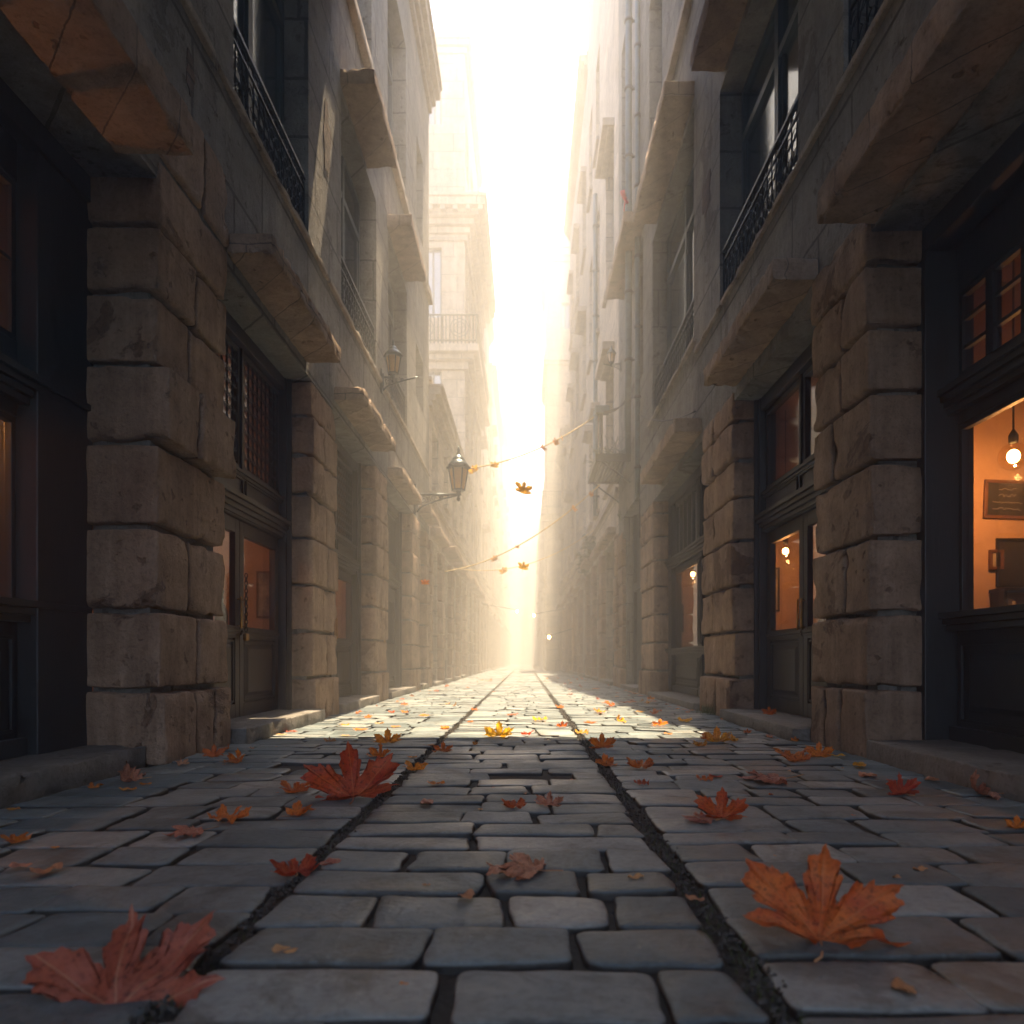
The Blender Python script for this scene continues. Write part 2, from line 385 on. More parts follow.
def wall_cells(mb, side, d0, d1, u0, u1, v0, v1, holes, base=W):
    """a slab of wall pierced by rectangular openings, without inner faces"""
    us = sorted({u0, u1, *[min(max(h[i], u0), u1) for h in holes for i in (0, 1)]})
    vs = sorted({v0, v1, *[min(max(h[i], v0), v1) for h in holes for i in (2, 3)]})
    xf, xb = side * (base + d0), side * (base + d1)
    def solid(i, j):
        if i < 0 or j < 0 or i >= len(us) - 1 or j >= len(vs) - 1: return False
        cu, cv = (us[i] + us[i + 1]) / 2, (vs[j] + vs[j + 1]) / 2
        return not any(h[0] < cu < h[1] and h[2] < cv < h[3] for h in holes)
    for i in range(len(us) - 1):
        for j in range(len(vs) - 1):
            if not solid(i, j): continue
            a, b, c, d = us[i], us[i + 1], vs[j], vs[j + 1]
            mb.add([(xf, a, c), (xf, b, c), (xf, b, d), (xf, a, d)], [(0, 1, 2, 3)])
            mb.add([(xb, a, c), (xb, b, c), (xb, b, d), (xb, a, d)], [(3, 2, 1, 0)])
            if not solid(i - 1, j): mb.add([(xf, a, c), (xb, a, c), (xb, a, d), (xf, a, d)], [(0, 1, 2, 3)])
            if not solid(i + 1, j): mb.add([(xf, b, c), (xb, b, c), (xb, b, d), (xf, b, d)], [(3, 2, 1, 0)])
            if not solid(i, j - 1): mb.add([(xf, a, c), (xf, b, c), (xb, b, c), (xb, a, c)], [(3, 2, 1, 0)])
            if not solid(i, j + 1): mb.add([(xf, a, d), (xf, b, d), (xb, b, d), (xb, a, d)], [(0, 1, 2, 3)])

# ------------------------------------------------------------------ facade parts
def pilaster(root, side, u0, u1, top=3.36, depth=.5, heights=None, step=.05, seed=1, proud=.0):
    mb = MB()
    hs = heights or [.0, .43, .88, 1.33, 1.78, 2.2, 2.58, 2.96, top]
    hs = [h for h in hs if h < top - .05] + [top]
    rnd = random.Random(seed)
    g = .015
    for k in range(len(hs) - 1):
        a, b = hs[k] + (0 if k == 0 else g), hs[k + 1] - g
        jut = rnd.uniform(-.012, .02) + (.03 if k == 0 else 0)
        if seed == 11 and k == 4: jut = .07
        cuts = [u0, u1]
        wd = u1 - u0
        if wd > .7:
            m_ = rnd.random()
            if k == 0: cuts = [u0, u0 + wd * .42, u0 + wd * .72, u1]
            elif k % 2 == 0 or m_ < .3: cuts = [u0, u0 + wd * rnd.uniform(.38, .62), u1]
        for i in range(len(cuts) - 1):
            c0 = cuts[i] + (g * .8 if i else 0); c1 = cuts[i + 1] - (g * .8 if i < len(cuts) - 2 else 0)
            jj = jut + rnd.uniform(-.008, .008)
            s0 = -.015 if i == 0 else 0
            rough_block(mb, side * (W - jj - proud), side * (W + depth), c0 + s0, c1, a, b, step=step, r=.018,
                        amp=.009, edge=.02, seed=seed * 10 + k * 2 + i)
    return mb.build('pilaster', M['block'], root)

def ledge(root, side, u0, u1, z0, z1, proj=.24, step=.06, seed=1, name='stone_ledge'):
    mb = MB(); proj += .06; z0 += (z1 - z0) * .25
    rough_block(mb, side * (W - proj), side * (W + .06), u0, u1, z0, z1, step=step, r=.012, amp=.008, edge=.026, seed=seed, freq=6, chipf=13)
    # lower bed moulding under the slab
    return mb.build(name, M['ledge'], root)

def moulding(mb, side, d, u0, u1, v0, v1, out=.05, n=3):
    for i in range(n):
        a = v0 + (v1 - v0) * i / n; b = v0 + (v1 - v0) * (i + 1) / n
        mb.box(side * (W + d - out * (i + 1) / n), side * (W + d + .02), u0, u1, a + .002 * i, b + .002 * i)

def panel(mb, side, d, u0, u1, v0, v1, fr=.05):
    """recessed field with a raised centre, drawn inside a leaf front at depth d"""
    t = .016
    mb.box(side * (W + d - t), side * (W + d), u0, u1, v0, v0 + t); mb.box(side * (W + d - t), side * (W + d), u0, u1, v1 - t, v1)
    mb.box(side * (W + d - t), side * (W + d), u0, u0 + t, v0 + t, v1 - t); mb.box(side * (W + d - t), side * (W + d), u1 - t, u1, v0 + t, v1 - t)
    if u1 - u0 > 3 * fr and v1 - v0 > 3 * fr:
        x0, x1 = side * (W + d - .004), side * (W + d - .022)
        a = [(x0, u0 + fr, v0 + fr), (x0, u1 - fr, v0 + fr), (x0, u1 - fr, v1 - fr), (x0, u0 + fr, v1 - fr)]
        k = fr + .03
        b = [(x1, u0 + k, v0 + k), (x1, u1 - k, v0 + k), (x1, u1 - k, v1 - k), (x1, u0 + k, v1 - k)]
        mb.add(a + b, [(0, 1, 5, 4), (1, 2, 6, 5), (2, 3, 7, 6), (3, 0, 4, 7), (4, 5, 6, 7)])

def grille(mb, side, d, u0, u1, v0, v1, pitch=.085, r=.006):
    x = side * (W + d)
    nu = max(2, round((u1 - u0) / pitch)); nv = max(2, round((v1 - v0) / pitch))
    for i in range(nu + 1):
        u = u0 + (u1 - u0) * i / nu; mb.bar((x, u, v0), (x, u, v1), r, 4)
    for j in range(nv + 1):
        v = v0 + (v1 - v0) * j / nv; mb.bar((x, u0, v), (x, u1, v), r, 4)
    for i in range(nu):
        for j in range(nv):
            cu = u0 + (u1 - u0) * (i + .5) / nu; cv = v0 + (v1 - v0) * (j + .5) / nv
            rr = min((u1 - u0) / nu, (v1 - v0) / nv) * .42
            pts = [(x, cu + rr * math.cos(t * math.pi / 4), cv + rr * math.sin(t * math.pi / 4)) for t in range(9)]
            mb.tube(pts, r * .7, 4)

def door_bay(root, side, u0, u1, depth=.30, v0=.12, door_top=1.78, top=3.3, wood='wood', lit=True, seed=0, glass_v=(.88, 1.64), simple=False):
    """double door with glazed upper panels, heavy transom moulding and grilled transom lights"""
    w = M[wood]; fw = .07
    fr = MB(side)
    fr.fb(depth - .06, depth + .10, u0 - .05, u0 + fw, v0, top); fr.fb(depth - .06, depth + .10, u1 - fw, u1 + .05, v0, top)
    fr.fb(depth - .10, depth - .061, u0 + .001, u0 + fw * .6, v0, top - .001); fr.fb(depth - .10, depth - .061, u1 - fw * .6, u1 - .001, v0, top - .001)
    fr.fb(depth - .05, depth + .10, u0 + fw, u1 - fw, top - .12, top)
    fr.fb(depth - .02, depth + .08, u0 + fw, u1 - fw, door_top, door_top + .34)
    fr.build('door_frame', w, root, bevel=.006)
    mo = MB(side)
    moulding(mo, side, depth - .02, u0 + .02, u1 - .02, door_top + .01, door_top + .16, .085, 4)
    panel(mo, side, depth - .022, u0 + fw + .05, (u0 + u1) / 2 - .03, door_top + .19, door_top + .33)
    panel(mo, side, depth - .022, (u0 + u1) / 2 + .03, u1 - fw - .05, door_top + .19, door_top + .33)
    moulding(mo, side, depth - .02, u0 + fw, u1 - fw, door_top + .34, door_top + .39, .03, 2)
    mo.build('transom_moulding', w, root, bevel=.003)
    # transom lights
    tv0, tv1 = door_top + .40, top - .13
    um = (u0 + u1) / 2
    for a, b in ((u0 + fw + .01, um - .02), (um + .02, u1 - fw - .01)):
        t = MB(side); s_ = .045
        t.fb(depth, depth + .05, a, b, tv0, tv0 + s_); t.fb(depth, depth + .05, a, b, tv1 - s_, tv1)
        t.fb(depth, depth + .05, a, a + s_, tv0 + s_, tv1 - s_); t.fb(depth, depth + .05, b - s_, b, tv0 + s_, tv1 - s_)
        tl = t.build('transom_window', w, root, bevel=.004)
        p = MB(side); p.fb(depth + .025, depth + .029, a + s_ - .005, b - s_ + .005, tv0 + s_ - .005, tv1 - s_ + .005); p.build('pane', M['glass_old'], tl)
        if not simple:
            g = MB(side); grille(g, side, depth + .005, a + s_, b - s_, tv0 + s_, tv1 - s_, .10); g.build('grille', M['iron'], tl)
    mm = MB(side); mm.fb(depth - .02, depth + .07, um - .019, um + .019, tv0, tv1); mm.build('transom_mullion', w, root)
    # two leaves
    g0, g1 = glass_v
    for n_, (a, b) in enumerate(((u0 + fw + .004, um - .004), (um + .004, u1 - fw - .004))):
        t = MB(side); s_ = .085; d0, d1 = depth + .01, depth + .06
        t.fb(d0, d1, a, a + s_, v0 + .004, door_top - .004); t.fb(d0, d1, b - s_, b, v0 + .004, door_top - .004)
        t.fb(d0, d1, a + s_, b - s_, v0 + .004, v0 + .12); t.fb(d0, d1, a + s_, b - s_, g0 - .10, g0)
        t.fb(d0, d1, a + s_, b - s_, g1, door_top - .004)
        t.fb(d0 + .02, d1 - .01, a + s_, b - s_, v0 + .12, g0 - .10)
        panel(t, side, d0 + .018, a + s_ + .015, b - s_ - .015, v0 + .135, g0 - .115, .04)
        moulding(t, side, d0, a + .01, b - .01, g0 - .075, g0 - .03, .02, 2)
        lf = t.build('door', w, root, bevel=.004)
        p = MB(side); p.fb(d0 + .025, d0 + .029, a + s_ - .005, b - s_ + .005, g0 - .005, g1 + .005); p.build('pane', M['glass'], lf)
        h = MB(side); uu = (b - .04) if n_ == 0 else (a + .04); x = side * (W + d0 - .03)
        h.bar((x, uu, .86), (x, uu, 1.12), .009, 8); h.bar((side * (W + d0), uu, .88), (x, uu, .88), .007, 6); h.bar((side * (W + d0), uu, 1.10), (x, uu, 1.10), .007, 6)
        h.build('handle', M['brass'], lf)

def shopfront(root, side, u0, u1, depth, v0, sill, wtop, up0, up1, top, wood, panes_u, seed=0, muntins=2, jamb=.04):
    """shop window over panelled stall riser, small-paned lights above"""
    w = M[wood]
    fr = MB(side)
    us = [u0] + [c for p in panes_u for c in p] + [u1]
    fr.fb(depth - jamb, depth + .10, us[0] - .04, us[1], v0, top)
    fr.fb(depth - jamb, depth + .10, us[-2], us[-1] + .04, v0, top)
    for i in range(2, len(us) - 2, 2): fr.fb(depth - .04, depth + .10, us[i], us[i + 1], v0, top)
    fr.fb(min(depth - jamb, .38), depth - jamb - .002 if jamb < .05 else depth - .04, us[0], us[-1], top - .14, top + .04)
    for a, b in panes_u:
        fr.fb(depth, depth + .09, a, b, v0, sill); fr.fb(depth, depth + .09, a, b, wtop, up0); fr.fb(depth, depth + .09, a, b, up1, top)
    fr.build('shop_frame', w, root, bevel=.006)
    mo = MB(side)
    moulding(mo, side, depth - .042, u0, u1, sill - .09, sill + .012, .07, 3)
    moulding(mo, side, depth - .042, u0, u1, wtop + .06, wtop + .2, .08, 4)
    for a, b in panes_u:
        panel(mo, side, depth - .001, a + .05, b - .05, v0 + .12, sill - .16, .07)
        mo.fb(depth - .05, depth, a, b, v0, v0 + .09)
    for i in range(0, len(us), 2):
        a, b = us[i], us[i + 1]
        if b - a > .16:
            for v_ in ((v0 + .1, sill - .12), (sill + .05, wtop), (wtop + .25, top - .05)):
                panel(mo, side, depth - .042, a + .03, b - .03, v_[0], v_[1], .03)
    mo.build('shop_moulding', w, root, bevel=.003)
    for a, b in panes_u:
        t = MB(side); s_ = .03
        for (p, q) in ((sill, wtop),):
            t.fb(depth + .01, depth + .05, a, b, p, p + s_); t.fb(depth + .01, depth + .05, a, b, q - s_, q)
            t.fb(depth + .01, depth + .05, a, a + s_, p + s_, q - s_); t.fb(depth + .01, depth + .05, b - s_, b, p + s_, q - s_)
        wi = t.build('shop_window', w, root, bevel=.004)
        g = MB(side); g.fb(depth + .028, depth + .032, a + s_ - .005, b - s_ + .005, sill + s_ - .005, wtop - s_ + .005); g.build('pane', M['glass'], wi)
        t = MB(side)
        t.fb(depth + .01, depth + .05, a, b, up0, up0 + s_); t.fb(depth + .01, depth + .05, a, b, up1 - s_, up1)
        t.fb(depth + .01, depth + .05, a, a + s_, up0 + s_, up1 - s_); t.fb(depth + .01, depth + .05, b - s_, b, up0 + s_, up1 - s_)
        nsp = max(1, round((b - a) / .27))
        for i in range(1, nsp): 
            c = a + (b - a) * i / nsp; t.fb(depth + .005, depth + .055, c - .03, c + .03, up0 + s_, up1 - s_)
        for i in range(1, muntins + 1):
            c = up0 + (up1 - up0) * i / (muntins + 1); t.fb(depth + .015, depth + .045, a + s_, b - s_, c - .01, c + .01)
        wi = t.build('upper_window', w, root)
        g = MB(side); g.fb(depth + .028, depth + .032, a + s_ - .005, b - s_ + .005, up0 + s_ - .005, up1 - s_ + .005); g.build('pane', M['glass_old'], wi)

def room(root, side, u0, u1, d0=.41, d1=3.0, v0=.08, v1=3.25, m='plaster_warm'):
    mb = MB(side); t = .05
    mb.fb(d0, d1, u0, u0 + t, v0, v1); mb.fb(d0, d1, u1 - t, u1, v0, v1)
    mb.fb(d1, d1 + t, u0, u1, v0, v1); mb.fb(d0, d1 + t, u0, u1, v1, v1 + t)
    mb.build('room_wall', M[m], root)
    f = MB(side); f.fb(d0, d1, u0 + t, u1 - t, v0, v0 + .04); f.build('room_floor', M['floor_wood'], root)

def upper_window(root, side, u0, u1, v0, v1, depth=.24, curtain=True, base=W, simple=False, seed=0):
    old = W
    t = MB(side); s_ = .06
    def fb(mb, d0, d1, a, b, c, d): mb.box(side * (base + d0), side * (base + d1), a, b, c, d)
    fb(t, depth, depth + .07, u0, u1, v0, v0 + s_); fb(t, depth, depth + .07, u0, u1, v1 - s_, v1)
    fb(t, depth, depth + .07, u0, u0 + s_, v0 + s_, v1 - s_); fb(t, depth, depth + .07, u1 - s_, u1, v0 + s_, v1 - s_)
    um = (u0 + u1) / 2
    fb(t, depth - .015, depth + .075, um - .045, um + .045, v0 + s_, v1 - s_)
    tz = v1 - (v1 - v0) * .24
    fb(t, depth - .01, depth + .07, u0 + s_, um - .045, tz - .04, tz + .04); fb(t, depth - .01, depth + .07, um + .045, u1 - s_, tz - .04, tz + .04)
    if not simple:
        lo = v0 + (v1 - v0) * .26
        for a, b in ((u0 + s_, um - .045), (um + .045, u1 - s_)):
            fb(t, depth + .015, depth + .055, a, b, lo - .03, lo + .03)
            fb(t, depth + .015, depth + .055, a, a + .04, v0 + s_, tz - .04); fb(t, depth + .015, depth + .055, b - .04, b, v0 + s_, tz - .04)
    w_ = t.build('window', M['window_paint'], root)
    g = MB(side); fb(g, depth + .032, depth + .036, u0 + .02, u1 - .02, v0 + .02, v1 - .02); g.build('pane', M['glass_old'], w_)
    if curtain:
        c = MB(side); n = 26; vs = []; rnd = random.Random(seed)
        part = rnd.uniform(.3, .46)
        for sgn in (0, 1):
            vs = []; 
            a, b = (u0, u0 + (u1 - u0) * part) if sgn == 0 else (u1 - (u1 - u0) * part, u1)
            for i in range(n + 1):
                u = a + (b - a) * i / n; x = side * (base + depth + .20 + .025 * math.sin(i * 1.9 + seed))
                vs += [(x, u, v0), (x + side * .01, u, v1)]
            c.add(vs, [(2 * i, 2 * i + 2, 2 * i + 3, 2 * i + 1) for i in range(n)], True)
        c.build('curtain', M['curtain'], w_, recalc=False)
    return w_

def railing(root, side, u0, u1, v0, h=.62, d=-.03, base=W, ornate=True):
    x = side * (base + d); mb = MB(side)
    mb.box(x - .018, x + .018, u0, u1, v0 + h - .018, v0 + h + .012)
    mb.box(x - .009, x + .009, u0, u1, v0 + .05, v0 + .068)
    mb.box(x - .009, x + .009, u0, u1, v0 + h - .12, v0 + h - .104)
    n = max(4, int((u1 - u0) / .11))
    for i in range(n + 1):
        u = u0 + (u1 - u0) * i / n
        mb.bar((x, u, v0 - (.02 if i in (0, n) else 0)), (x, u, v0 + h - .01), .011 if i in (0, n) else .0065, 4)
    if ornate:
        for i in range(n):
            c = u0 + (u1 - u0) * (i + .5) / n; rr = (u1 - u0) / n * .42
            for cz, q in ((v0 + h - .062, .9), (v0 + .15, 1), (v0 + .34, 1)):
                pts = [(x, c + rr * q * math.cos(t * math.pi / 4), cz + rr * q * math.sin(t * math.pi / 4)) for t in range(9)]
                mb.tube(pts, .0045, 4)
            pts = [(x, c + rr * .9 * math.sin(t * .9), v0 + .2 + t * .035) for t in range(5)]
            mb.tube(pts, .0045, 4)
    return mb.build('balcony_railing', M['iron'], root)

def shell(root, side, y0, y1, h, mats, base=W, holes_low=(), holes_up=(), split=3.3, depth=7.5, cav=3.2, steps_=None):
    """front wall with its openings, gable walls, back mass, floors and roof of one building"""
    mb = MB(side)
    if split:
        wall_cells(mb, side, .075, .40, y0, y1, 0, split, holes_low, base)
    steps_ = steps_ or [(y0, y1, h)]
    cut = [(a, b, hh, h + 1) for a, b, hh in steps_ if hh < h - .01]
    wall_cells(mb, side, .01, .40, y0, y1, split, h, list(holes_up) + cut, base)
    def fb(d0, d1, u0, u1, v0, v1): mb.box(side * (base + d0), side * (base + d1), u0, u1, v0, v1)
    h0, h1 = steps_[0][2], steps_[-1][2]
    fb(.40, cav, y0, y0 + .12, 0, h0 - .2); fb(.40, cav, y1 - .12, y1, 0, h1 - .2)
    for a, b, hh in steps_:
        fb(cav, depth, a, b, 0, hh - .2)
    for (a, b, hh), (a2, b2, hh2) in zip(steps_, steps_[1:]):
        fb(.40, cav, a2, a2 + .12, hh - .2, hh2 - .2)
    w = mb.build('wall', mats, root)
    rb = MB(side)
    for a, b, hh in steps_: rb.box(side * (base + .42), side * (base + depth), a + .001, b - .001, hh - .2, hh - .002)
    rb.build('roof', M['slate'], root)
    cp = MB(side)
    for a, b, hh in steps_: cp.box(side * (base - .05), side * (base + .45), a, b, hh + .002, hh + .09)
    cp.build('coping', M['trim'], root, bevel=.01)
    h = min(q[2] for q in steps_)
    fl = MB(side)
    for z in (3.34, 7.9, 12.2, 16.4, 20):
        if z < h - 1: fl.box(side * (base + .405), side * (base + cav), y0 + .12, y1 - .12, z, z + .1)
    if fl.v: fl.build('floor_slab', M['dark'], root)
    return w

def string_course(root, side, y0, y1, z, t=.11, proj=.06, base=W, name='string_course', m='trim', gaps=(), rough=True):
    mb = MB(side); step = .12
    segs = []; a = y0
    while a < y1 - .01:
        b = min(y1, a + 1.9); segs.append((a, b)); a = b
    for i, (a, b) in enumerate(segs):
        if rough: rough_block(mb, side * (base - proj), side * (base + .05), a, b, z, z + t, step=step, r=.010, amp=.004, edge=.03, seed=i + z)
        else: mb.box(side * (base - proj), side * (base + .05), a + .002, b - .002, z, z + t)
    return mb.build(name, M[m], root)

def cornice(root, side, y0, y1, z, base=W, steps=((.06, .12), (.14, .12), (.24, .16), (.30, .07)), m='trim', ends=0):
    mb = MB(side); zz = z
    for p, t in steps:
        mb.box(side * (base - p), side * (base + .1), y0 - ends * p, y1 + ends * p, zz, zz + t); zz += t + .001
    return mb.build('cornice', M[m], root, bevel=.012)

# ================================================================== SETTING
g = MB(); g.add([(-60, -28, 0), (60, -28, 0), (60, 118, 0), (-60, 118, 0)], [(0, 1, 2, 3)])
struct(g.build('ground', M['soil']))

def paving():
    vs = []; fs = []; tone = []; dirt = []
    rnd = random.Random(3)
    def stone(x0, x1, y0, y1, near):
        npc = 4 if near else 2
        cs = [Vector((x0, y0)), Vector((x1, y0)), Vector((x1, y1)), Vector((x0, y1))]
        j = .014
        cs = [c + Vector((rnd.uniform(-j, j), rnd.uniform(-j * .7, j * .7))) for c in cs]
        h = .017 + rnd.uniform(-.0035, .004) + (.006 * noise.noise(Vector((x0, y0, 0)) * .8))
        tx, ty = rnd.gauss(0, .014), rnd.gauss(0, .02)
        cx = sum((c.x for c in cs)) / 4; cy = sum((c.y for c in cs)) / 4
        rad = min(x1 - x0, y1 - y0) * rnd.uniform(.08, .17)
        tn = min(1, max(0, rnd.gauss(.45, .32)))
        def ring(inset, z, lvl):
            pts = []
            for q in range(4):
                c, p, n_ = cs[q], cs[q - 1], cs[(q + 1) % 4]
                dp = (p - c).normalized(); dn = (n_ - c).normalized()
                c2 = c + (dp + dn) * inset
                rr = max(.004, rad - inset * .4)
                A, B = c2 + dp * rr, c2 + dn * rr
                for t in range(npc + 1):
                    s_ = t / npc
                    pt = A * (1 - s_) ** 2 + c2 * 2 * s_ * (1 - s_) + B * s_ ** 2
                    pts.append(pt)
                # midpoint on the side towards the next corner
                D = n_ + ((c - n_).normalized() + (cs[(q + 2) % 4] - n_).normalized()) * inset
                D = D + (c - n_).normalized() * rr
                for t in ((.25, .5, .75) if near else (.5,)): pts.append(B * (1 - t) + D * t)
            out = []
            for pt in pts:
                wob = noise.noise(Vector((pt.x * 14, pt.y * 14, h * 50))) * .009 if near else noise.noise(Vector((pt.x * 9, pt.y * 9, 1))) * .006
                dirc = Vector((pt.x - cx, pt.y - cy)); dirc = dirc.normalized() if dirc.length > 1e-5 else dirc
                pp = pt + dirc * (wob if lvl < 3 else 0)
                zz = z
                if lvl >= 1: zz += tx * (pp.x - cx) + ty * (pp.y - cy) + noise.noise(Vector((pp.x * 6, pp.y * 6, 3))) * .004
                out.append((pp.x, pp.y, zz))
            return out
        rings = [ring(0, -.01, 0), ring(.001, h - .010, 1), ring(.003, h - .003, 1), ring(.008, h, 2), ring(.03, h + .001, 3)]
        n = len(rings[0]); o = len(vs)
        for qi, r_ in enumerate(rings): vs.extend(r_); dirt.extend([(1, .9, .32, 0, 0)[qi]] * len(r_))
        dirt.append(0)
        for i in range(len(rings) - 1):
            for k in range(n):
                fs.append((o + i * n + k, o + i * n + (k + 1) % n, o + (i + 1) * n + (k + 1) % n, o + (i + 1) * n + k))
        oc = len(vs); vs.append((cx, cy, h + .0013))
        for k in range(n): fs.append((o + 4 * n + k, o + 4 * n + (k + 1) % n, oc))
        tone.extend([tn] * (len(vs) - len(tone)))
    strips = [(-2.06, -.628), (-.592, .402), (.448, 2.06)]
    for si, (a, b) in enumerate(strips):
        y = .35 + .07 * si
        while y < 46:
            dep = rnd.uniform(.15, .225) if y < 30 else .3
            x = a
            first = rnd.uniform(.12, .4)
            while x < b - .02:
                wd = rnd.uniform(.21, .42) if y < 30 else rnd.uniform(.4, .7)
                if x == a: wd = first + .1
                x2 = x + wd
                if b - x2 < .16: x2 = b
                gp = rnd.uniform(.003, .007)
                if rnd.random() < .035 and y > 1.9:      # broken spot: two smaller setts with dirt between
                    xm = x + (x2 - x) * rnd.uniform(.4, .6)
                    stone(x + gp, xm - .02, y + gp, y + dep * .5 - .012, y < 5)
                    stone(xm + .02, x2 - gp, y + dep * .3, y + dep - gp, y < 5)
                elif rnd.random() < .994 or y < 1.6:
                    stone(x + gp, x2 - gp, y + gp * .8, y + dep - gp * .8, y < 5)
                x = x2
            y += dep
    me = bpy.data.meshes.new('paving'); me.from_pydata(vs, [], fs)
    me.polygons.foreach_set('use_smooth', [True] * len(fs))
    at = me.attributes.new('tone', 'FLOAT', 'POINT'); at.data.foreach_set('value', tone)
    at = me.attributes.new('dirt', 'FLOAT', 'POINT'); at.data.foreach_set('value', dirt)
    me.materials.append(M['cobble'])
    o = bpy.data.objects.new('paving', me); COL.objects.link(o); struct(o)
    # far paving beyond individually laid rows, and behind the camera
    f = MB(); f.add([(-2.06, 46, .016), (2.06, 46, .016), (2.06, 110, .016), (-2.06, 110, .016)], [(0, 1, 2, 3)])
    f.add([(-2.06, -12, .016), (2.06, -12, .016), (2.06, .33, .016), (-2.06, .33, .016)], [(0, 1, 2, 3)])
    struct(f.build('road', M['cobble']))
paving()

# grit in the joints
def grit():
    mb = MB(); rnd = random.Random(5)
    for _ in range(5200):
        t = rnd.random()
        y = .9 + 11 * rnd.random() ** 1.8
        if t < .36: x = rnd.gauss(.425, .018)
        elif t < .66: x = rnd.gauss(-.61, .016)
        elif t < .9: x = rnd.uniform(-2, 2)
        else: x = rnd.choice((-1, 1)) * rnd.gauss(2.0, .04)
        r = rnd.uniform(.0025, .008)
        z = .004 + r * .5 + (rnd.uniform(0, .012) if t < .66 else 0)
        if t >= .66 and t < .9: r *= .6; z = .006
        p = Vector((x, y, z))
        pts = [p + Vector(d) * r * rnd.uniform(.6, 1.3) for d in ((1, 0, 0), (-1, 0, 0), (0, 1, 0), (0, -1, 0), (0, 0, 1), (0, 0, -1))]
        mb.add(pts, [(0, 2, 4), (2, 1, 4), (1, 3, 4), (3, 0, 4), (2, 0, 5), (1, 2, 5), (3, 1, 5), (0, 3, 5)])
    tag(struct(mb.build('gravel', M['pebble']), 'stuff'), 'fine dark grit filling the long joints of the paving', 'gravel')
    mb = MB()
    for _ in range(1500):
        q = rnd.random()
        x = rnd.gauss(.43, .02) if q < .6 else rnd.gauss(-.61, .016); y = 1.0 + 6 * rnd.random() ** 1.5
        if noise.noise(Vector((x * 2, y * 2.4, 0))) < .05: continue
        h = rnd.uniform(.01, .026); a = rnd.uniform(0, 6.28); w_ = .0014
        dx, dy = math.cos(a) * w_, math.sin(a) * w_; lx, ly = rnd.gauss(0, .008), rnd.gauss(0, .008)
        mb.add([(x - dx, y - dy, .004), (x + dx, y + dy, .004), (x + lx, y + ly, h + .006)], [(0, 1, 2)])
    tag(struct(mb.build('moss', M['moss'], recalc=False), 'stuff'), 'short moss growing in the dirt joints of the paving', 'moss')
grit()

# ================================================================== LEFT NEAR BUILDING
LB = thing('stone_building', 'rusticated stone building on the left with grilled doors and the big street lantern', 'building', (-W, -6, 0))
S = -1
L_bays = [(-.2, 3.93, .12), (4.81, 6.77, .12), (7.63, 9.63, .12), (10.45, 12.8, .12), (13.7, 14.6, .12)]
L_up1 = [(.6, 3.2, 4.62, 7.3), (4.95, 6.66, 4.62, 7.2), (7.85, 9.7, 4.62, 6.95), (10.55, 12.2, 4.62, 7.0), (13.2, 14.2, 5.6, 6.6)]
L_up2 = [(7.85, 9.4, 8.4, 11.2), (10.5, 12.1, 8.4, 11.2), (13.3, 14.1, 8.9, 10.6)]
shell(LB, S, -6, 15, 12.9, M['ashlar'], holes_low=[(a - .04, min(b + .04, 14.97), -1, 3.3) for a, b, c in L_bays], holes_up=L_up1 + L_up2)
pilaster(LB, S, 3.93, 4.81, top=3.95, depth=.52, heights=[0, .43, .88, 1.35, 1.82, 2.26, 2.66, 3.04, 3.42], step=.03, seed=11)
pilaster(LB, S, 6.77, 7.63, top=3.30, depth=.3, step=.04, seed=12)
pilaster(LB, S, 9.63, 10.45, top=3.30, depth=.3, step=.06, seed=13)
pilaster(LB, S, 12.8, 13.7, top=3.30, depth=.3, step=.08, seed=14)
pilaster(LB, S, 14.6, 15.0, top=3.30, depth=.3, step=.1, seed=15)
pilaster(LB, S, -1.1, -.2, top=3.3, depth=.5, step=.09, seed=16)
ledge(LB, S, -.3, 3.62, 3.14, 3.40, .28, .035, 3)
ledge(LB, S, 4.83, 6.62, 3.36, 3.55, .25, .03, 4)
ledge(LB, S, 7.55, 9.45, 3.36, 3.55, .25, .05, 5)
ledge(LB, S, 10.5, 12.4, 3.30, 3.50, .16, .07, 6)
ledge(LB, S, 13.6, 14.9, 3.4, 3.6, .16, .08, 7)
ledge(LB, S, 7.8, 9.15, 6.96, 7.2, .32, .06, 8, 'window_hood')
ledge(LB, S, 10.45, 12.0, 7.02, 7.26, .30, .08, 9, 'window_hood')
ledge(LB, S, 4.9, 6.5, 7.22, 7.5, .30, .08, 10, 'window_hood')
string_course(LB, S, -6, 15, 4.53, .055, .03)
string_course(LB, S, 7.66, 15, 8.2, .14, .08)
cornice(LB, S, -6, 15, 12.3, steps=((.06, .14), (.14, .14), (.24, .2), (.28, .12)))
shopfront(LB, S, -.2, 3.93, .5, .12, .88, 1.82, 2.2, 3.0, 3.3, 'wood_blue', [(.1, 1.3), (1.5, 2.45), (2.65, 3.52)], muntins=1, jamb=.10)
door_bay(LB, S, 4.81, 6.77, .30, .12, 1.76, 3.3, 'wood_warm')
door_bay(LB, S, 7.63, 9.63, .30, .12, 1.76, 3.3, 'wood_warm')
door_bay(LB, S, 10.45, 12.8, .30, .12, 1.86, 3.3, 'wood', simple=True)
door_bay(LB, S, 13.7, 14.6, .30, .12, 1.86, 3.3, 'wood', simple=True)
room(LB, S, 1.0, 4.3, .41, 2.8); room(LB, S, 4.4, 7.55, .41, 2.6); room(LB, S, 7.65, 10.4, .41, 2.4)
room(LB, S, 10.5, 14.8, .41, 1.6, m='dark')
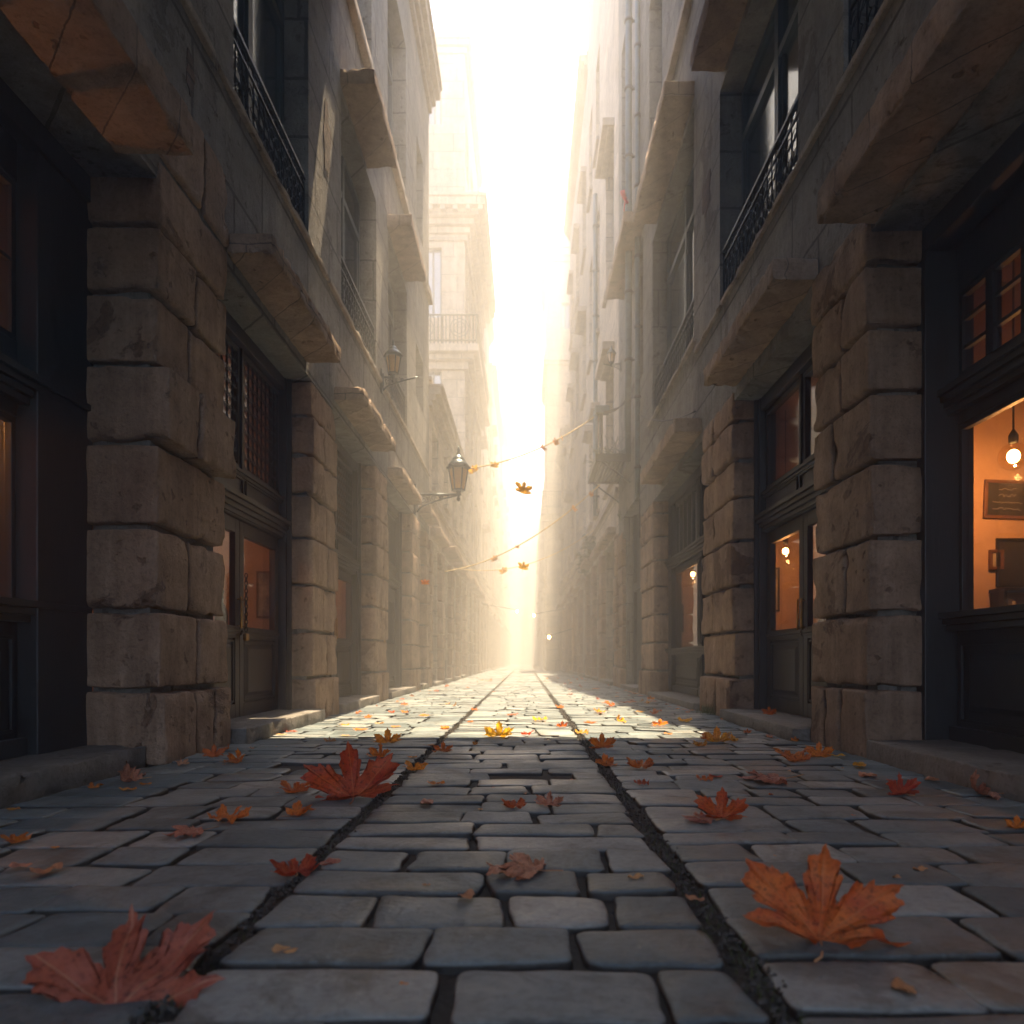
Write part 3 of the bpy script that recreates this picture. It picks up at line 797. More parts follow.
for i, (a, b, c, d) in enumerate(L_up1[:4]):
    upper_window(LB, S, a, b, c, d, .24 if i else .24, seed=i)
    railing(LB, S, a + .01, b - .01, c, .56, .05, ornate=i < 4)
upper_window(LB, S, *L_up1[4], .2, curtain=False, simple=True)
for i, (a, b, c, d) in enumerate(L_up2): upper_window(LB, S, a, b, c, d, .24, seed=i + 9, simple=True)

def steps(root, side, u0, u1, h, out, back=.62, seed=0):
    mb = MB()
    n = max(1, round((u1 - u0) / 1.4))
    for i in range(n):
        a = u0 + (u1 - u0) * i / n; b = u0 + (u1 - u0) * (i + 1) / n
        rough_block(mb, side * (W - out), side * (W + back), a + .004, b - .004, -.02, h, step=.06, r=.014, amp=.005, edge=.025, seed=seed + i)
    return mb.build('step', M['step'], root)
steps(LB, S, -.2, 3.91, .125, -.06, .5, 1)
steps(LB, S, 4.83, 6.75, .13, .13, .4, 2)
steps(LB, S, 7.66, 9.6, .12, .06, .4, 3)
steps(LB, S, 10.48, 12.78, .12, .06, .4, 4)
steps(LB, S, 13.72, 14.58, .12, .05, .4, 5)

# patch where the render has fallen off the pier and brick shows
def brick_patch(root, side, cu, cv, ru, rv, seed):
    rnd = random.Random(seed); mb = MB()
    n = 34; ring = []
    for i in range(n):
        t = 2 * math.pi * i / n; q = .75 + .45 * noise.noise(Vector((math.cos(t) * 1.7, math.sin(t) * 1.7, seed)))
        ring.append((cu + ru * q * math.cos(t), cv + rv * q * math.sin(t)))
    x0, x1 = side * (W + .02), side * (W + .0045)
    mb.add([(x0, a, b) for a, b in ring] + [(x1, a, b) for a, b in ring] + [(x1, cu, cv)],
           [(i, (i + 1) % n, n + (i + 1) % n, n + i) for i in range(n)] + [(n + i, n + (i + 1) % n, 2 * n) for i in range(n)])
    mb.build('bared_brick_patch', M['brick'], root)
brick_patch(LB, S, 7.28, 6.0, .16, .45, 2); brick_patch(LB, S, 4.3, 4.2, .07, .16, 5)

# ================================================================== LEFT FURTHER BUILDINGS
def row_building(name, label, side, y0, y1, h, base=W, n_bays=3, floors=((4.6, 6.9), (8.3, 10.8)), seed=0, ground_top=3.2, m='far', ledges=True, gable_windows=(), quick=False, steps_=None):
    rb = thing(name, label, 'building', (side * base, y0, 0))
    rnd = random.Random(seed)
    L_ = (y1 - y0) / n_bays; low = []; ups = []
    for i in range(n_bays):
        a = y0 + i * L_
        low.append((a + L_ * .16, a + L_ * .84, -1, ground_top))
        for (c, d) in floors:
            if d < h - .5: ups.append((a + L_ * .24, a + L_ * .72, c + rnd.uniform(-.1, .1), d + rnd.uniform(-.2, .2)))
    shell(rb, side, y0, y1, h, M[m], base=base, holes_low=low, holes_up=ups, split=ground_top, cav=1.6, steps_=steps_)
    # plain pilasters with sunk joints
    for i in range(n_bays + 1):
        a = y0 + i * L_; u0, u1 = max(y0, a - L_ * .13), min(y1, a + L_ * .13)
        mb = MB(); z = 0
        while z < ground_top - .05:
            z2 = min(ground_top, z + rnd.uniform(.36, .46))
            if quick: mb.box(side * (base - .05 - rnd.uniform(0, .03)), side * (base + .3), u0, u1, z + .012, z2 - .012)
            else: rough_block(mb, side * (base - .04 - rnd.uniform(0, .03)), side * (base + .3), u0, u1, z + .012, z2 - .012, step=.16, r=.03, amp=.012, edge=.02, seed=seed + i + z)
            z = z2
        mb.build('pilaster', M['block'], rb)
    for i, (a, b, c, d) in enumerate(low):
        mb = MB(side)
        mb.box(side * (base + .26), side * (base + .36), a, b, .1, ground_top)
        um = (a + b) / 2
        for q0, q1 in ((a + .05, um - .02), (um + .02, b - .05)):
            for z0, z1 in ((.2, .8), (.88, 1.75)):
                mb.box(side * (base + .235), side * (base + .262), q0, q0 + .05, z0, z1); mb.box(side * (base + .235), side * (base + .262), q1 - .05, q1, z0, z1)
                mb.box(side * (base + .235), side * (base + .262), q0 + .05, q1 - .05, z0, z0 + .05); mb.box(side * (base + .235), side * (base + .262), q0 + .05, q1 - .05, z1 - .05, z1)
        mb.box(side * (base + .18), side * (base + .262), a, b, 1.8, 1.95)
        mb.box(side * (base + .21), side * (base + .262), um - .04, um + .04, 1.95, ground_top)
        mb.build('door', M['wood'], rb)
        st = MB(); st.box(side * (base - .10), side * (base + .4), a + .01, b - .01, 0, .11); st.build('step', M['step'], rb, bevel=.015)
        if ledges:
            pr = rnd.uniform(.14, .34); z = ground_top + rnd.uniform(.02, .12)
            lb = MB(); rough_block(lb, side * (base - pr), side * (base + .06), a - .08, b + .05, z, z + .17, step=.2, r=.03, amp=.01, edge=.03, seed=seed + i)
            lb.build('stone_ledge', M['ledge'], rb)
    for i, (a, b, c, d) in enumerate(ups):
        upper_window(rb, side, a, b, c, d, .2, curtain=False, base=base, simple=True)
        if rnd.random() < .65:
            pr = rnd.uniform(.16, .34); lb = MB(); lb.box(side * (base - pr), side * (base + .06), a - .1, b + .1, d + .02, d + .2)
            lb.box(side * (base - pr * .5), side * (base + .05), a - .04, b + .04, d - .03, d + .019); lb.build('window_hood', M['trim'], rb, bevel=.015)
        lb = MB(); lb.box(side * (base - .09), side * (base + .05), a - .08, b + .08, c - .1, c - .003); lb.build('window_sill', M['trim'], rb, bevel=.01)
    string_course(rb, side, y0, y1, ground_top + .9, .12, .07, base, rough=False)
    if not steps_: cornice(rb, side, y0, y1, h - .55, base, ends=0)
    return rb
row_building('stone_building', 'low house between the near left building and the balcony tower', -1, 15.0, 23.9, 6.6, n_bays=4, floors=((4.5, 5.7),), seed=21)

# tall building whose side wall faces the viewer
TB = thing('stone_building', 'tall pale building with a deep bracketed cornice and an iron corner balcony, left side', 'building', (-W, 23.9, 0))
y0, y1, h = 23.92, 31.0, 21.9
ups = []
for i in range(3):
    a = y0 + .5 + i * 2.3
    for c, d in ((4.7, 7.2), (8.4, 10.4), (12.2, 14.4), (17.6, 19.4)): ups.append((a, a + 1.15, c, d))
lows = [(y0 + .5 + i * 2.3, y0 + 2.0 + i * 2.3, -1, 3.2) for i in range(3)]
mb = MB()
wall_cells(mb, -1, .01, .42, y0, y1, 0, h, ups + lows)
# gable facing the lane with openings (x from -W-.42 outwards)
def gable(mb, side, y, x_in, x_out, h, holes, t=.35):
    us = sorted({x_in, x_out, *[q for hh in holes for q in hh[:2]]}); vs_ = sorted({0, h, *[q for hh in holes for q in hh[2:]]})
    for i in range(len(us) - 1):
        for j in range(len(vs_) - 1):
            cu, cv = (us[i] + us[i + 1]) / 2, (vs_[j] + vs_[j + 1]) / 2
            if any(a < cu < b and c < cv < d for a, b, c, d in holes): continue
            mb.box(side * us[i], side * us[i + 1], y, y + t, vs_[j], vs_[j + 1])
gh = [(2.85, 3.35, 18.9, 20.1), (2.85, 3.45, 12.3, 14.7), (2.85, 3.45, 8.4, 10.6), (4.4, 5.0, 18.9, 20.1), (4.4, 5.0, 12.3, 14.7), (4.4, 5.0, 8.4, 10.6)]
gable(mb, -1, y0, W + .42, W + 6.4, h, gh)
mb.box(-(W + 1.6), -(W + 6.4), y0 + 1.2, y1, 0, h - .2)
mb.box(-(W + .42), -(W + 1.6), y1 - .2, y1, 0, h - .2)
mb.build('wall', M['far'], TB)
for a, b, c, d in ups: upper_window(TB, -1, a, b, c, d, .2, curtain=False, simple=True)
for a, b, c, d in gh:
    t = MB(); x0_, x1_ = -b, -a
    t.box(x0_, x1_, y0 + .15, y0 + .2, c, c + .07); t.box(x0_, x1_, y0 + .15, y0 + .2, d - .07, d)
    t.box(x0_, x0_ + .06, y0 + .15, y0 + .2, c + .07, d - .07); t.box(x1_ - .06, x1_, y0 + .15, y0 + .2, c + .07, d - .07)
    t.box((x0_ + x1_) / 2 - .03, (x0_ + x1_) / 2 + .03, y0 + .15, y0 + .2, c + .07, d - .07)
    w_ = t.build('window', M['window_paint'], TB)
    p = MB(); p.box(x0_ + .02, x1_ - .02, y0 + .172, y0 + .178, c + .02, d - .02); p.build('pane', M['glass_old'], w_)
rf = MB(); rf.box(-(W + .3), -(W + 6.4), y0 + .36, y1, h - .19, h - .003); rf.build('roof', M['slate'], TB)
def wrap_slab(mb, p, z0, z1):      # projects p from street front and viewer-facing side
    mb.box(-(W - p), -(W + 6.4), y0 - p, y1 + .01, z0, z1)
cb = MB()
for p, z0, z1 in ((.08, 14.9, 15.1), (.18, 15.101, 15.3), (.34, 15.301, 15.5), (.52, 15.501, 15.72), (.72, 15.721, 15.98), (.78, 15.981, 16.1)): wrap_slab(cb, p, z0, z1)
for i in range(14): cb.box(-(W - .65) - i * .42, -(W - .65) - i * .42 - .16, y0 - .70, y0 - .3, 15.55, 15.72)
cb.build('cornice', M['far'], TB, bevel=.02)
cb = MB()
for p, z0, z1 in ((.12, 10.5, 10.75), (.3, 10.751, 10.95), (.5, 10.951, 11.2)): wrap_slab(cb, p, z0, z1)
cb.build('balcony_slab', M['far'], TB, bevel=.02)
cb = MB()
for p, z0, z1 in ((.07, 21.3, 21.5), (.16, 21.501, 21.7), (.2, 21.701, 21.95)): wrap_slab(cb, p, z0, z1)
cb.build('roof_cornice', M['far'], TB, bevel=.02)
rl = MB(); zb = 11.2; p = .44
cx_ = -(W - p); cy_ = y0 - p
for z in (zb + .12, zb + .98): rl.bar((cx_, cy_, z), (-(W + 5), cy_, z), .03, 6); rl.bar((cx_, cy_, z), (cx_, y1, z), .03, 6)
for i in range(46): rl.bar((cx_ - i * .13, cy_, zb), (cx_ - i * .13, cy_, zb + .98), .022 if i % 9 else .045, 4)
for i in range(1, 54): rl.bar((cx_, cy_ + i * .13, zb), (cx_, cy_ + i * .13, zb + .98), .022, 4)
for i in range(5):
    c = cx_ - .59 - i * 1.17
    for rr in (.2, .32): rl.tube([(c + rr * math.cos(t * .785), cy_, zb + .55 + rr * math.sin(t * .785)) for t in range(9)], .015, 4)
rl.build('balcony_railing', M['iron'], TB)
for i, (a, b, c, d) in enumerate(lows):
    t = MB(); t.box(-(W + .26), -(W + .36), a, b, .1, 3.2); t.box(-(W + .2), -(W + .262), a, b, 1.8, 1.95)
    t.box(-(W + .2), -(W + .262), (a + b) / 2 - .05, (a + b) / 2 + .05, .1, 1.8); t.build('door', M['wood'], TB)
    lb = MB(); rough_block(lb, -(W - .3), -(W + .06), a - .1, b + .1, 3.25, 3.45, step=.2, r=.03, amp=.01, seed=i); lb.build('stone_ledge', M['ledge'], TB)
for a in (y0, y0 + 2.05, y0 + 4.35, y1 - .45):
    t = MB(); z = 0
    while z < 3.1: t.box(-(W - .07), -(W + .3), a, a + .42, z + .012, z + .40); z += .42
    t.build('pilaster', M['block'], TB, bevel=.02)
lb = MB(); lb.box(-(W - .1), -(W + .05), y0, y1, 4.2, 4.34); lb.build('string_course', M['trim'], TB)

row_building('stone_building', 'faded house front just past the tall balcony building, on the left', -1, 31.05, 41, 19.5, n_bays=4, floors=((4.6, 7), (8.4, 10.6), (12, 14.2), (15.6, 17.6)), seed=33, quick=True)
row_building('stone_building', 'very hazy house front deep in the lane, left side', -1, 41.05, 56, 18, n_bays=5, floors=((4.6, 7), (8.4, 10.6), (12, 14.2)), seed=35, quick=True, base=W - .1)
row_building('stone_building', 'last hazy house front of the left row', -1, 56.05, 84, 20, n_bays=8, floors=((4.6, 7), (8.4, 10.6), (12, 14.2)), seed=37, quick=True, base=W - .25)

# ================================================================== RIGHT NEAR BUILDING
RB = thing('stone_building', 'rusticated stone building on the right with lit shop windows and tall drainpipes', 'building', (W, -6, 0))
S = 1
R_low = [(-.2, 4.18), (4.98, 6.9), (8.06, 11.2), (12.4, 15.4)]
R_up1 = [(1.2, 2.6, 4.35, 6.9), (3.05, 4.53, 4.35, 6.9), (5.28, 7.4, 4.35, 6.6), (8.54, 11.3, 4.5, 7.35)]
R_up2 = [(10.5, 11.6, 9.2, 11.4), (14.0, 14.9, 10.2, 13.5)]
R_s = [(12.2, 13.1, 5.6, 8.0)]
up_ = R_up1 + R_up2 + R_s + [(12.6, 14.6, 2, 3.6)]
shell(RB, S, -6, 15.4, 15.3, M['ashlar_right'], holes_low=[(a - .04, b + .04, -1, 3.15) for a, b in R_low if b < 12] + [(12.6, 14.6, -1, 3.6)],
      holes_up=up_, split=3.15, steps_=[(-6, 8.6, 9.1), (8.6, 10.2, 10.5), (10.2, 11.8, 12.0), (11.8, 13.6, 13.7), (13.6, 15.4, 15.3)])  # roofline above the frame stepped down so the sun clears it
pilaster(RB, S, 4.18, 4.98, top=3.3, depth=.33, step=.03, seed=21)
pilaster(RB, S, 6.9, 8.06, top=3.25, depth=.3, step=.04, seed=22)
pilaster(RB, S, 11.2, 12.4, top=3.15, depth=.3, step=.06, seed=23)
pilaster(RB, S, 14.75, 15.4, top=3.3, depth=.3, step=.1, seed=24)
pilaster(RB, S, -1.1, -.2, top=3.15, depth=.5, step=.09, seed=25)
ledge(RB, S, -.3, 4.13, 3.10, 3.36, .27, .035, 33)
ledge(RB, S, 4.92, 6.85, 3.22, 3.43, .25, .03, 34)
ledge(RB, S, 8.15, 10.6, 3.2, 3.42, .25, .05, 35)
ledge(RB, S, 5.2, 7.25, 6.62, 6.88, .28, .06, 36, 'window_hood')
ledge(RB, S, 8.5, 11.0, 7.38, 7.64, .30, .07, 37, 'window_hood')
ledge(RB, S, 12.0, 14.6, 8.05, 8.3, .30, .09, 38, 'window_hood')
ledge(RB, S, 2.9, 4.4, 6.92, 7.2, .28, .09, 39, 'window_hood')
string_course(RB, S, -6, 8.4, 4.27, .055, .03)
string_course(RB, S, 8.4, 11.5, 4.42, .055, .04)
string_course(RB, S, 8.6, 15.4, 8.7, .14, .08)
shopfront(RB, S, -.2, 4.18, .5, .12, .86, 1.98, 2.26, 2.76, 3.15, 'wood_blue', [(.1, 1.5), (1.7, 2.5), (2.75, 4.13)], muntins=2, jamb=.19)
door_bay(RB, S, 4.98, 6.9, .30, .12, 1.84, 3.15, 'wood', glass_v=(.88, 1.72), simple=True)
shopfront(RB, S, 8.06, 11.2, .30, .12, .76, 1.96, 2.2, 3.0, 3.15, 'wood', [(8.25, 9.15), (9.35, 10.95)], muntins=0, jamb=.06)
room(RB, S, .6, 4.95, .41, 2.9); room(RB, S, 5.0, 8.02, .41, 2.6); room(RB, S, 8.1, 12.6, .41, 2.4)
# tall recessed doorway beyond
dd = MB(S); dd.fb(.26, .36, 12.6, 14.6, .1, 3.6); dd.fb(.2, .262, 12.6, 12.75, .1, 3.6); dd.fb(.2, .262, 14.45, 14.6, .1, 3.6)
dd.fb(.18, .262, 12.75, 14.45, 2.0, 2.16); dd.fb(.22, .262, 13.56, 13.64, .1, 2.0); dd.fb(.22, .262, 13.56, 13.64, 2.16, 3.6)
dd.build('door', M['wood_blue'], RB, bevel=.005)
for i, (a, b, c, d) in enumerate(R_up1):
    upper_window(RB, S, a, b, c, d, .24, seed=i + 30)
    railing(RB, S, a + .01, b - .01, c, .56, .05)
for i, (a, b, c, d) in enumerate(R_up2 + R_s): upper_window(RB, S, a, b, c, d, .22, seed=i + 40, simple=True)
steps(RB, S, -.2, 4.16, .13, .03, .5, 11)
steps(RB, S, 5.0, 6.88, .12, .14, .4, 12)
steps(RB, S, 8.1, 11.15, .1, .10, .4, 13)
steps(RB, S, 12.62, 14.58, .1, .08, .4, 14)
brick_patch(RB, S, 7.95, 5.9, .22, .3, 7); brick_patch(RB, S, 4.75, 3.78, .12, .12, 9)

row_building('stone_building', 'short hazy house right beyond the doorway under the drainpipes', 1, 15.42, 18.8, 18.6, n_bays=1, floors=((4.8, 7.6), (9.8, 13)), seed=40, ground_top=3.4, steps_=[(15.42, 17.1, 17.0), (17.1, 18.8, 18.6)])  # unseen roof steps shaped to let sunlight past into the lane
row_building('stone_building', 'hazy right side house with a long weathered pipe on its front', 1, 18.82, 23, 22.5, n_bays=2, floors=((4.8, 7.6), (9.8, 13), (15, 17.6)), seed=41, ground_top=3.4, steps_=[(18.82, 20.9, 20.6), (20.9, 23, 22.5)])  # roof stepped here too, to keep the sun path open
row_building('stone_building', 'narrow right side house stepping down behind the one that leaves the picture', 1, 23.02, 32.5, 20.6, n_bays=3, floors=((4.8, 7.6), (9.8, 12.4), (14.6, 17)), seed=43, quick=True, base=W + .02)
row_building('stone_building', 'hazy house with low pilasters under the protruding corniced block, right side', 1, 32.55, 37.9, 11.5, n_bays=2, floors=((4.8, 7.2), (8.6, 10.8)), seed=44, quick=True, base=W - .1)

# protruding block with cornices facing the viewer
PB = thing('stone_building', 'pale corniced block on the right jutting into the lane with a small square window', 'building', (1.2, 38, 0))
mb = MB()
gable(mb, 1, 38, 1.2, 6.5, 24, [(1.95, 2.45, 18.6, 20), (3.6, 4.1, 18.6, 20)], .4)
mb.box(1.2, 6.5, 39.2, 44, 0, 23.8); mb.box(1.2, 1.4, 38.4, 39.2, 0, 23.8)
mb.build('wall', M['far'], PB)
for a in (1.95, 3.6):
    t = MB(); t.box(a, a + .5, 38.18, 38.22, 18.6, 18.68); t.box(a, a + .5, 38.18, 38.22, 19.92, 20); t.box(a, a + .06, 38.18, 38.22, 18.68, 19.92)
    t.box(a + .44, a + .5, 38.18, 38.22, 18.68, 19.92); t.box(a + .22, a + .28, 38.18, 38.22, 18.68, 19.92)
    w_ = t.build('window', M['window_paint'], PB); p = MB(); p.box(a + .02, a + .48, 38.198, 38.204, 18.62, 19.98); p.build('pane', M['glass_old'], w_)
cb = MB()
for p, z0, z1 in ((.08, 22.2, 22.5), (.16, 22.501, 22.9), (.24, 22.901, 23.4), (.12, 23.401, 24.1)): cb.box(1.2 - p, 6.5, 38 - p, 44, z0, z1)
sc2 = MB()
for p, z0, z1 in ((.12, 16.6, 16.8), (.2, 16.801, 17.1)): sc2.box(1.2 - p, 6.5, 38 - p, 44, z0, z1)
sc2.build('string_course', M['far'], PB, bevel=.03)
cb.build('cornice', M['far'], PB, bevel=.03)
sb = MB(); sb.box(.85, 1.9, 37.3, 38, 8.4, 8.7); sb.box(.95, 1.8, 37.5, 38, 8.1, 8.399); sb.build('balcony_slab', M['far'], PB)
rl = MB()
for i in range(12): rl.bar((.9 + i * .088, 37.34, 8.7), (.9 + i * .088, 37.34, 9.6), .02, 4)
rl.bar((.88, 37.34, 9.6), (1.9, 37.34, 9.6), .03, 5); rl.build('balcony_railing', M['iron'], PB)
for q in range(2):
    pb = MB(); pb.box(1.1, 1.3, 38.0 + q * 3, 38.9 + q * 3, 0, 4.2); pb.box(1.0, 1.3, 37.9 + q * 3, 39.0 + q * 3, 4.2, 4.5); pb.build('pilaster', M['far'], PB)
row_building('stone_building', 'last hazy house front of the right row behind the corniced block', 1, 44.1, 84, 12.5, n_bays=10, floors=((4.6, 7), (8.4, 10.6), (12, 14.2)), seed=47, quick=True, base=1.55)
# block closing the lane, almost lost in haze
EB = thing('stone_building', 'ghostly tall block closing the end of the lane in the haze', 'building', (0, 92, 0))
mb = MB()
gable(mb, 1, 92, -7, 7, 19, [(-5 + i * 2.2, -3.9 + i * 2.2, 5 + j * 4.2, 7.2 + j * 4.2) for i in range(5) for j in range(3)] , .5)
mb.box(-7, 7, 93.4, 100, 0, 18.9)
mb.build('wall', M['far'], EB)
cb = MB(); cb.box(-7.3, 7.3, 91.6, 100, 19.001, 19.5); cb.build('cornice', M['far'], EB)

# unseen mass added over the lane, above the frame, to shade the foreground
BR = thing('shade_blocker', 'unseen stone mass added over the lane between the near buildings for shade', 'blocker', (0, 4, 7.9))
mb = MB()
mb.box(-2.03, 2.03, -1, 7.62, 7.92, 8.2); mb.box(-2.03, 2.03, -1, -.75, 8.2, 9.3); mb.box(-2.03, 2.03, 7.3, 7.55, 8.2, 9.3)
mb.build('wall', M['ashlar'], BR)
bm_ = MB()
for y in (0, 1.4, 2.8, 4.2, 5.6): bm_.box(-2.02, 2.02, y, y + .25, 7.7, 7.918)
bm_.build('shade_beam', M['wood'], BR)
rf = MB(); rf.box(-2.1, 2.1, -1.1, 7.64, 9.302, 9.42); rf.build('roof', M['slate'], BR)

# ================================================================== LAMPS
def wall_lantern(loc, side, label, arm=.8, s=1.0, glow=False, name='street_lantern', group=None):
    """bracketed six-sided lantern; loc = plate centre on the wall"""
    x, y, z = loc; inw = -side
    t = thing(name, label, 'lamp', loc, group)
    mb = MB()
    mb.box(x, x + inw * .035 * s, y - .05 * s, y + .05 * s, z - .28 * s, z + .14 * s)
    mb.box(x, x + inw * .06 * s, y - .035 * s, y + .035 * s, z - .2 * s, z + .06 * s)
    mb.build('wall_plate', M['lantern'], t, bevel=.006 * s)
    mb = MB(); xe = x + inw * arm * s
    mb.bar((x, y, z), (xe, y, z), .018 * s, 8)
    mb.tube([(x + inw * (.04 + .62 * q) * s * 1.0, y, z + (-.24 + .24 * (q ** .55)) * s) for q in [i / 10 for i in range(11)]], .013 * s, 6)
    # scroll work between arm and brace
    for cx, cz, r0 in ((.13, -.075, .06), (.27, -.055, .04), (.38, -.04, .028)):
        pts = [(x + inw * (cx + r0 * (1 - a / 16) * math.cos(a * .75)) * s, y, z + (cz + r0 * (1 - a / 16) * math.sin(a * .75)) * s) for a in range(15)]
        mb.tube(pts, .007 * s, 5)
    for cx in (.07, .2, .33, .45): mb.bar((x + inw * cx * s, y, z), (x + inw * (cx + .05) * s, y, z - .2 * s + cx * .35 * s), .006 * s, 5)
    mb.lathe((xe, y, z), [(.002, -.10 * s), (.02 * s, -.085 * s), (.03 * s, -.06 * s), (.016 * s, -.03 * s), (.035 * s, 0), (.03 * s, .03 * s), (.05 * s, .05 * s)], 12)
    mb.build('bracket', M['lantern'], t)
    # lantern body
    b0, b1 = z + .06 * s, z + .36 * s; n = 6
    r0, r1 = .085 * s, .135 * s
    mb = MB()
    for i in range(n):
        a = 2 * math.pi * i / n
        mb.bar((xe + r0 * math.cos(a), y + r0 * math.sin(a), b0), (xe + r1 * math.cos(a), y + r1 * math.sin(a), b1), .011 * s, 5)
    mb.lathe((xe, y, b0), [(r0 * .5, -.015 * s), (r0 * 1.15, -.01 * s), (r0 * 1.15, .012 * s), (r0 * .9, .014 * s)], n, smooth=False)
    mb.lathe((xe, y, b1), [(r1 * .9, -.006 * s), (r1 * 1.22, 0), (r1 * 1.28, .025 * s), (r1 * 1.1, .035 * s)], n, smooth=False)
    mb.build('lantern_cage', M['lantern'], t)
    mb = MB()
    mb.lathe((xe, y, b1 + .03 * s), [(r1 * 1.15, 0), (r1 * 1.05, .03 * s), (r1 * .8, .075 * s), (r1 * .62, .09 * s), (r1 * .66, .105 * s), (r1 * .56, .12 * s), (r1 * .34, .16 * s), (r1 * .2, .17 * s),
             (r1 * .24, .185 * s), (r1 * .12, .20 * s), (r1 * .2, .23 * s), (r1 * .1, .26 * s), (.002, .29 * s)], 12)
    mb.build('lantern_cap', M['lantern'], t)
    mb = MB(); mb.lathe((xe, y, 0), [(r0 * .93, b0 + .01 * s), (r1 * .93, b1)], n, smooth=False)
    mb.build('lantern_glass', M['glass_amber'], t)
    mb = MB(); mb.lathe((xe, y, b0 + .03 * s), [(.012 * s, 0), (.014 * s, .06 * s), (.03 * s, .1 * s), (.036 * s, .14 * s), (.02 * s, .185 * s), (.003, .19 * s)], 10)
    mb.build('bulb', M['bulb_dim'] if glow else M['paper'], t)
    return t
wall_lantern((-W, 12.95, 3.66), -1, 'large black wrought iron lantern on a scrolled bracket on the left wall', .62, 1.32)
wall_lantern((-W, 9.95, 4.62), -1, 'small dark lantern high beside the left balcony rails', .22, .8, name='wall_lantern')
wall_lantern((W + .0, 14.9, 6.9), 1, 'small blue grey lamp bracket under the right window hood', .35, .6, name='wall_lantern')

LP = .15
def pendant(x, y, z, label, r=.07, drop=.9, power=14, lum=True, group='bare bulbs glowing in the shops'):
    t = thing('pendant_lamp', label, 'lamp', (x, y, z), group)
    mb = MB(); mb.bar((x, y, z + r * 1.6), (x, y, z + drop), .006, 6); mb.build('cord', M['cord'], t)
    mb = MB(); mb.lathe((x, y, z + r * .95), [(.012, 0), (.026, .005), (.028, .05), (.018, .07), (.006, .09)], 12); mb.build('socket', M['cord'], t)
    mb = MB(); mb.lathe((x, y, z), [(r * math.sin(R(a)) + .001, -r * math.cos(R(a))) for a in range(0, 170, 12)], 20); mb.build('glass_globe', M['glass_lamp'], t)
    mb = MB(); mb.lathe((x, y, z), [(r * .42 * math.sin(R(a)) + .001, -r * .5 * math.cos(R(a))) for a in range(0, 181, 15)], 14); mb.build('bulb', M['bulb'], t)
    ld = bpy.data.lights.new('bulb_light', 'POINT'); ld.energy = power * LP; ld.color = (1, .38, .11); ld.shadow_soft_size = .02; ld.use_shadow = True
    lo = bpy.data.objects.new('bulb_light', ld); COL.objects.link(lo); lo.parent = t; lo.location = (0, -.04, -r * 1.6)
    return t
pendant(3.07, 4.4, 1.88, 'round bulb hanging in the big shop window at the right edge', .085, 1.3, 24)
pendant(2.68, 7.2, 1.72, 'round bulb glowing behind the right double door', .07, 1.45, 16)
pendant(2.66, 11.1, 1.96, 'round bulb glowing in the smaller shop window past the right double door', .08, 1.2, 18)
pendant(-3.3, 5.9, 2.1, 'bulb hanging inside the shop behind the left carved door', .07, 1.1, 16)
pendant(-3.2, 8.9, 2.1, 'bulb hanging inside behind the second left door', .07, 1.1, 16)
pendant(-3.6, 3.4, 2.2, 'bulb hanging in the dark shop at the left edge', .07, 1.0, 70)

# far lamps on the right row
def far_lamp(x, y, z, label, side):
    t = thing('wall_lamp', label, 'lamp', (x, y, z), 'small glowing lamps far down the lane')
    mb = MB(); mb.bar((x, y, z + .06), (side * 2.0, y, z + .35), .016, 6); mb.build('arm', M['iron'], t)
    mb = MB(); mb.lathe((x, y, z), [(.002, -.08), (.05, -.05), (.065, 0), (.05, .05), (.002, .08)], 12); mb.build('globe', M['bulb'], t)
far_lamp(1.0, 29, 1.55, 'brightest little lamp low on the far right wall', 1)
far_lamp(-.38, 33, 2.9, 'left one of two faint lamps strung across the far lane', -1)
far_lamp(.42, 33, 2.7, 'right one of two faint lamps strung across the far lane', 1)

# ================================================================== SHOP CONTENTS
def picture(cx, y, cz, w, h, label, inner='chalk', frame='frame_wood', tilt=0, cat='picture', name='picture_frame', writing=False):
    t = thing(name, label, cat, (cx, y, cz))
    mb = MB(); b = .022
    mb.box(cx - w / 2, cx + w / 2, y - .02, y, cz - h / 2, cz - h / 2 + b); mb.box(cx - w / 2, cx + w / 2, y - .02, y, cz + h / 2 - b, cz + h / 2)
    mb.box(cx - w / 2, cx - w / 2 + b, y - .02, y, cz - h / 2 + b, cz + h / 2 - b); mb.box(cx + w / 2 - b, cx + w / 2, y - .02, y, cz - h / 2 + b, cz + h / 2 - b)
    mb.build('frame', M[frame], t, bevel=.003)
    mb = MB(); mb.box(cx - w / 2 + .01, cx + w / 2 - .01, y - .010, y - .004, cz - h / 2 + .01, cz + h / 2 - .01); mb.build('board', M[inner], t)
    if writing:
        mb = MB(); rnd = random.Random(4)
        for k in range(4):
            zz = cz + h * (.26 - k * .17); x = cx - w * (.2 if k < 2 else .32)
            xe = cx + w * rnd.uniform(.15, .34); pts = []
            while x < xe:
                pts.append((x, y - .013, zz + rnd.uniform(-.4, .6) * h * .06 * (1.7 if k == 1 else 1))); x += w * .022
            if len(pts) > 2: mb.tube(pts, .0016, 4)
        mb.build('chalk_scrawl', M['chalk_line'], t)
    t.rotation_euler[1] = tilt
    return t
yw = 4.897
picture(3.37, yw, 1.72, .33, .27, 'wood framed chalkboard with scrawled writing on the lit shop wall', writing=True, tilt=R(2), name='chalkboard', cat='chalkboard')
picture(3.40, yw, 1.28, .22, .34, 'tall dark framed board on the shelf below the chalkboard', frame='cord')
picture(3.62, yw - .05, 1.30, .2, .36, 'second dark panel leaning behind prints on the shop shelf', frame='cord')
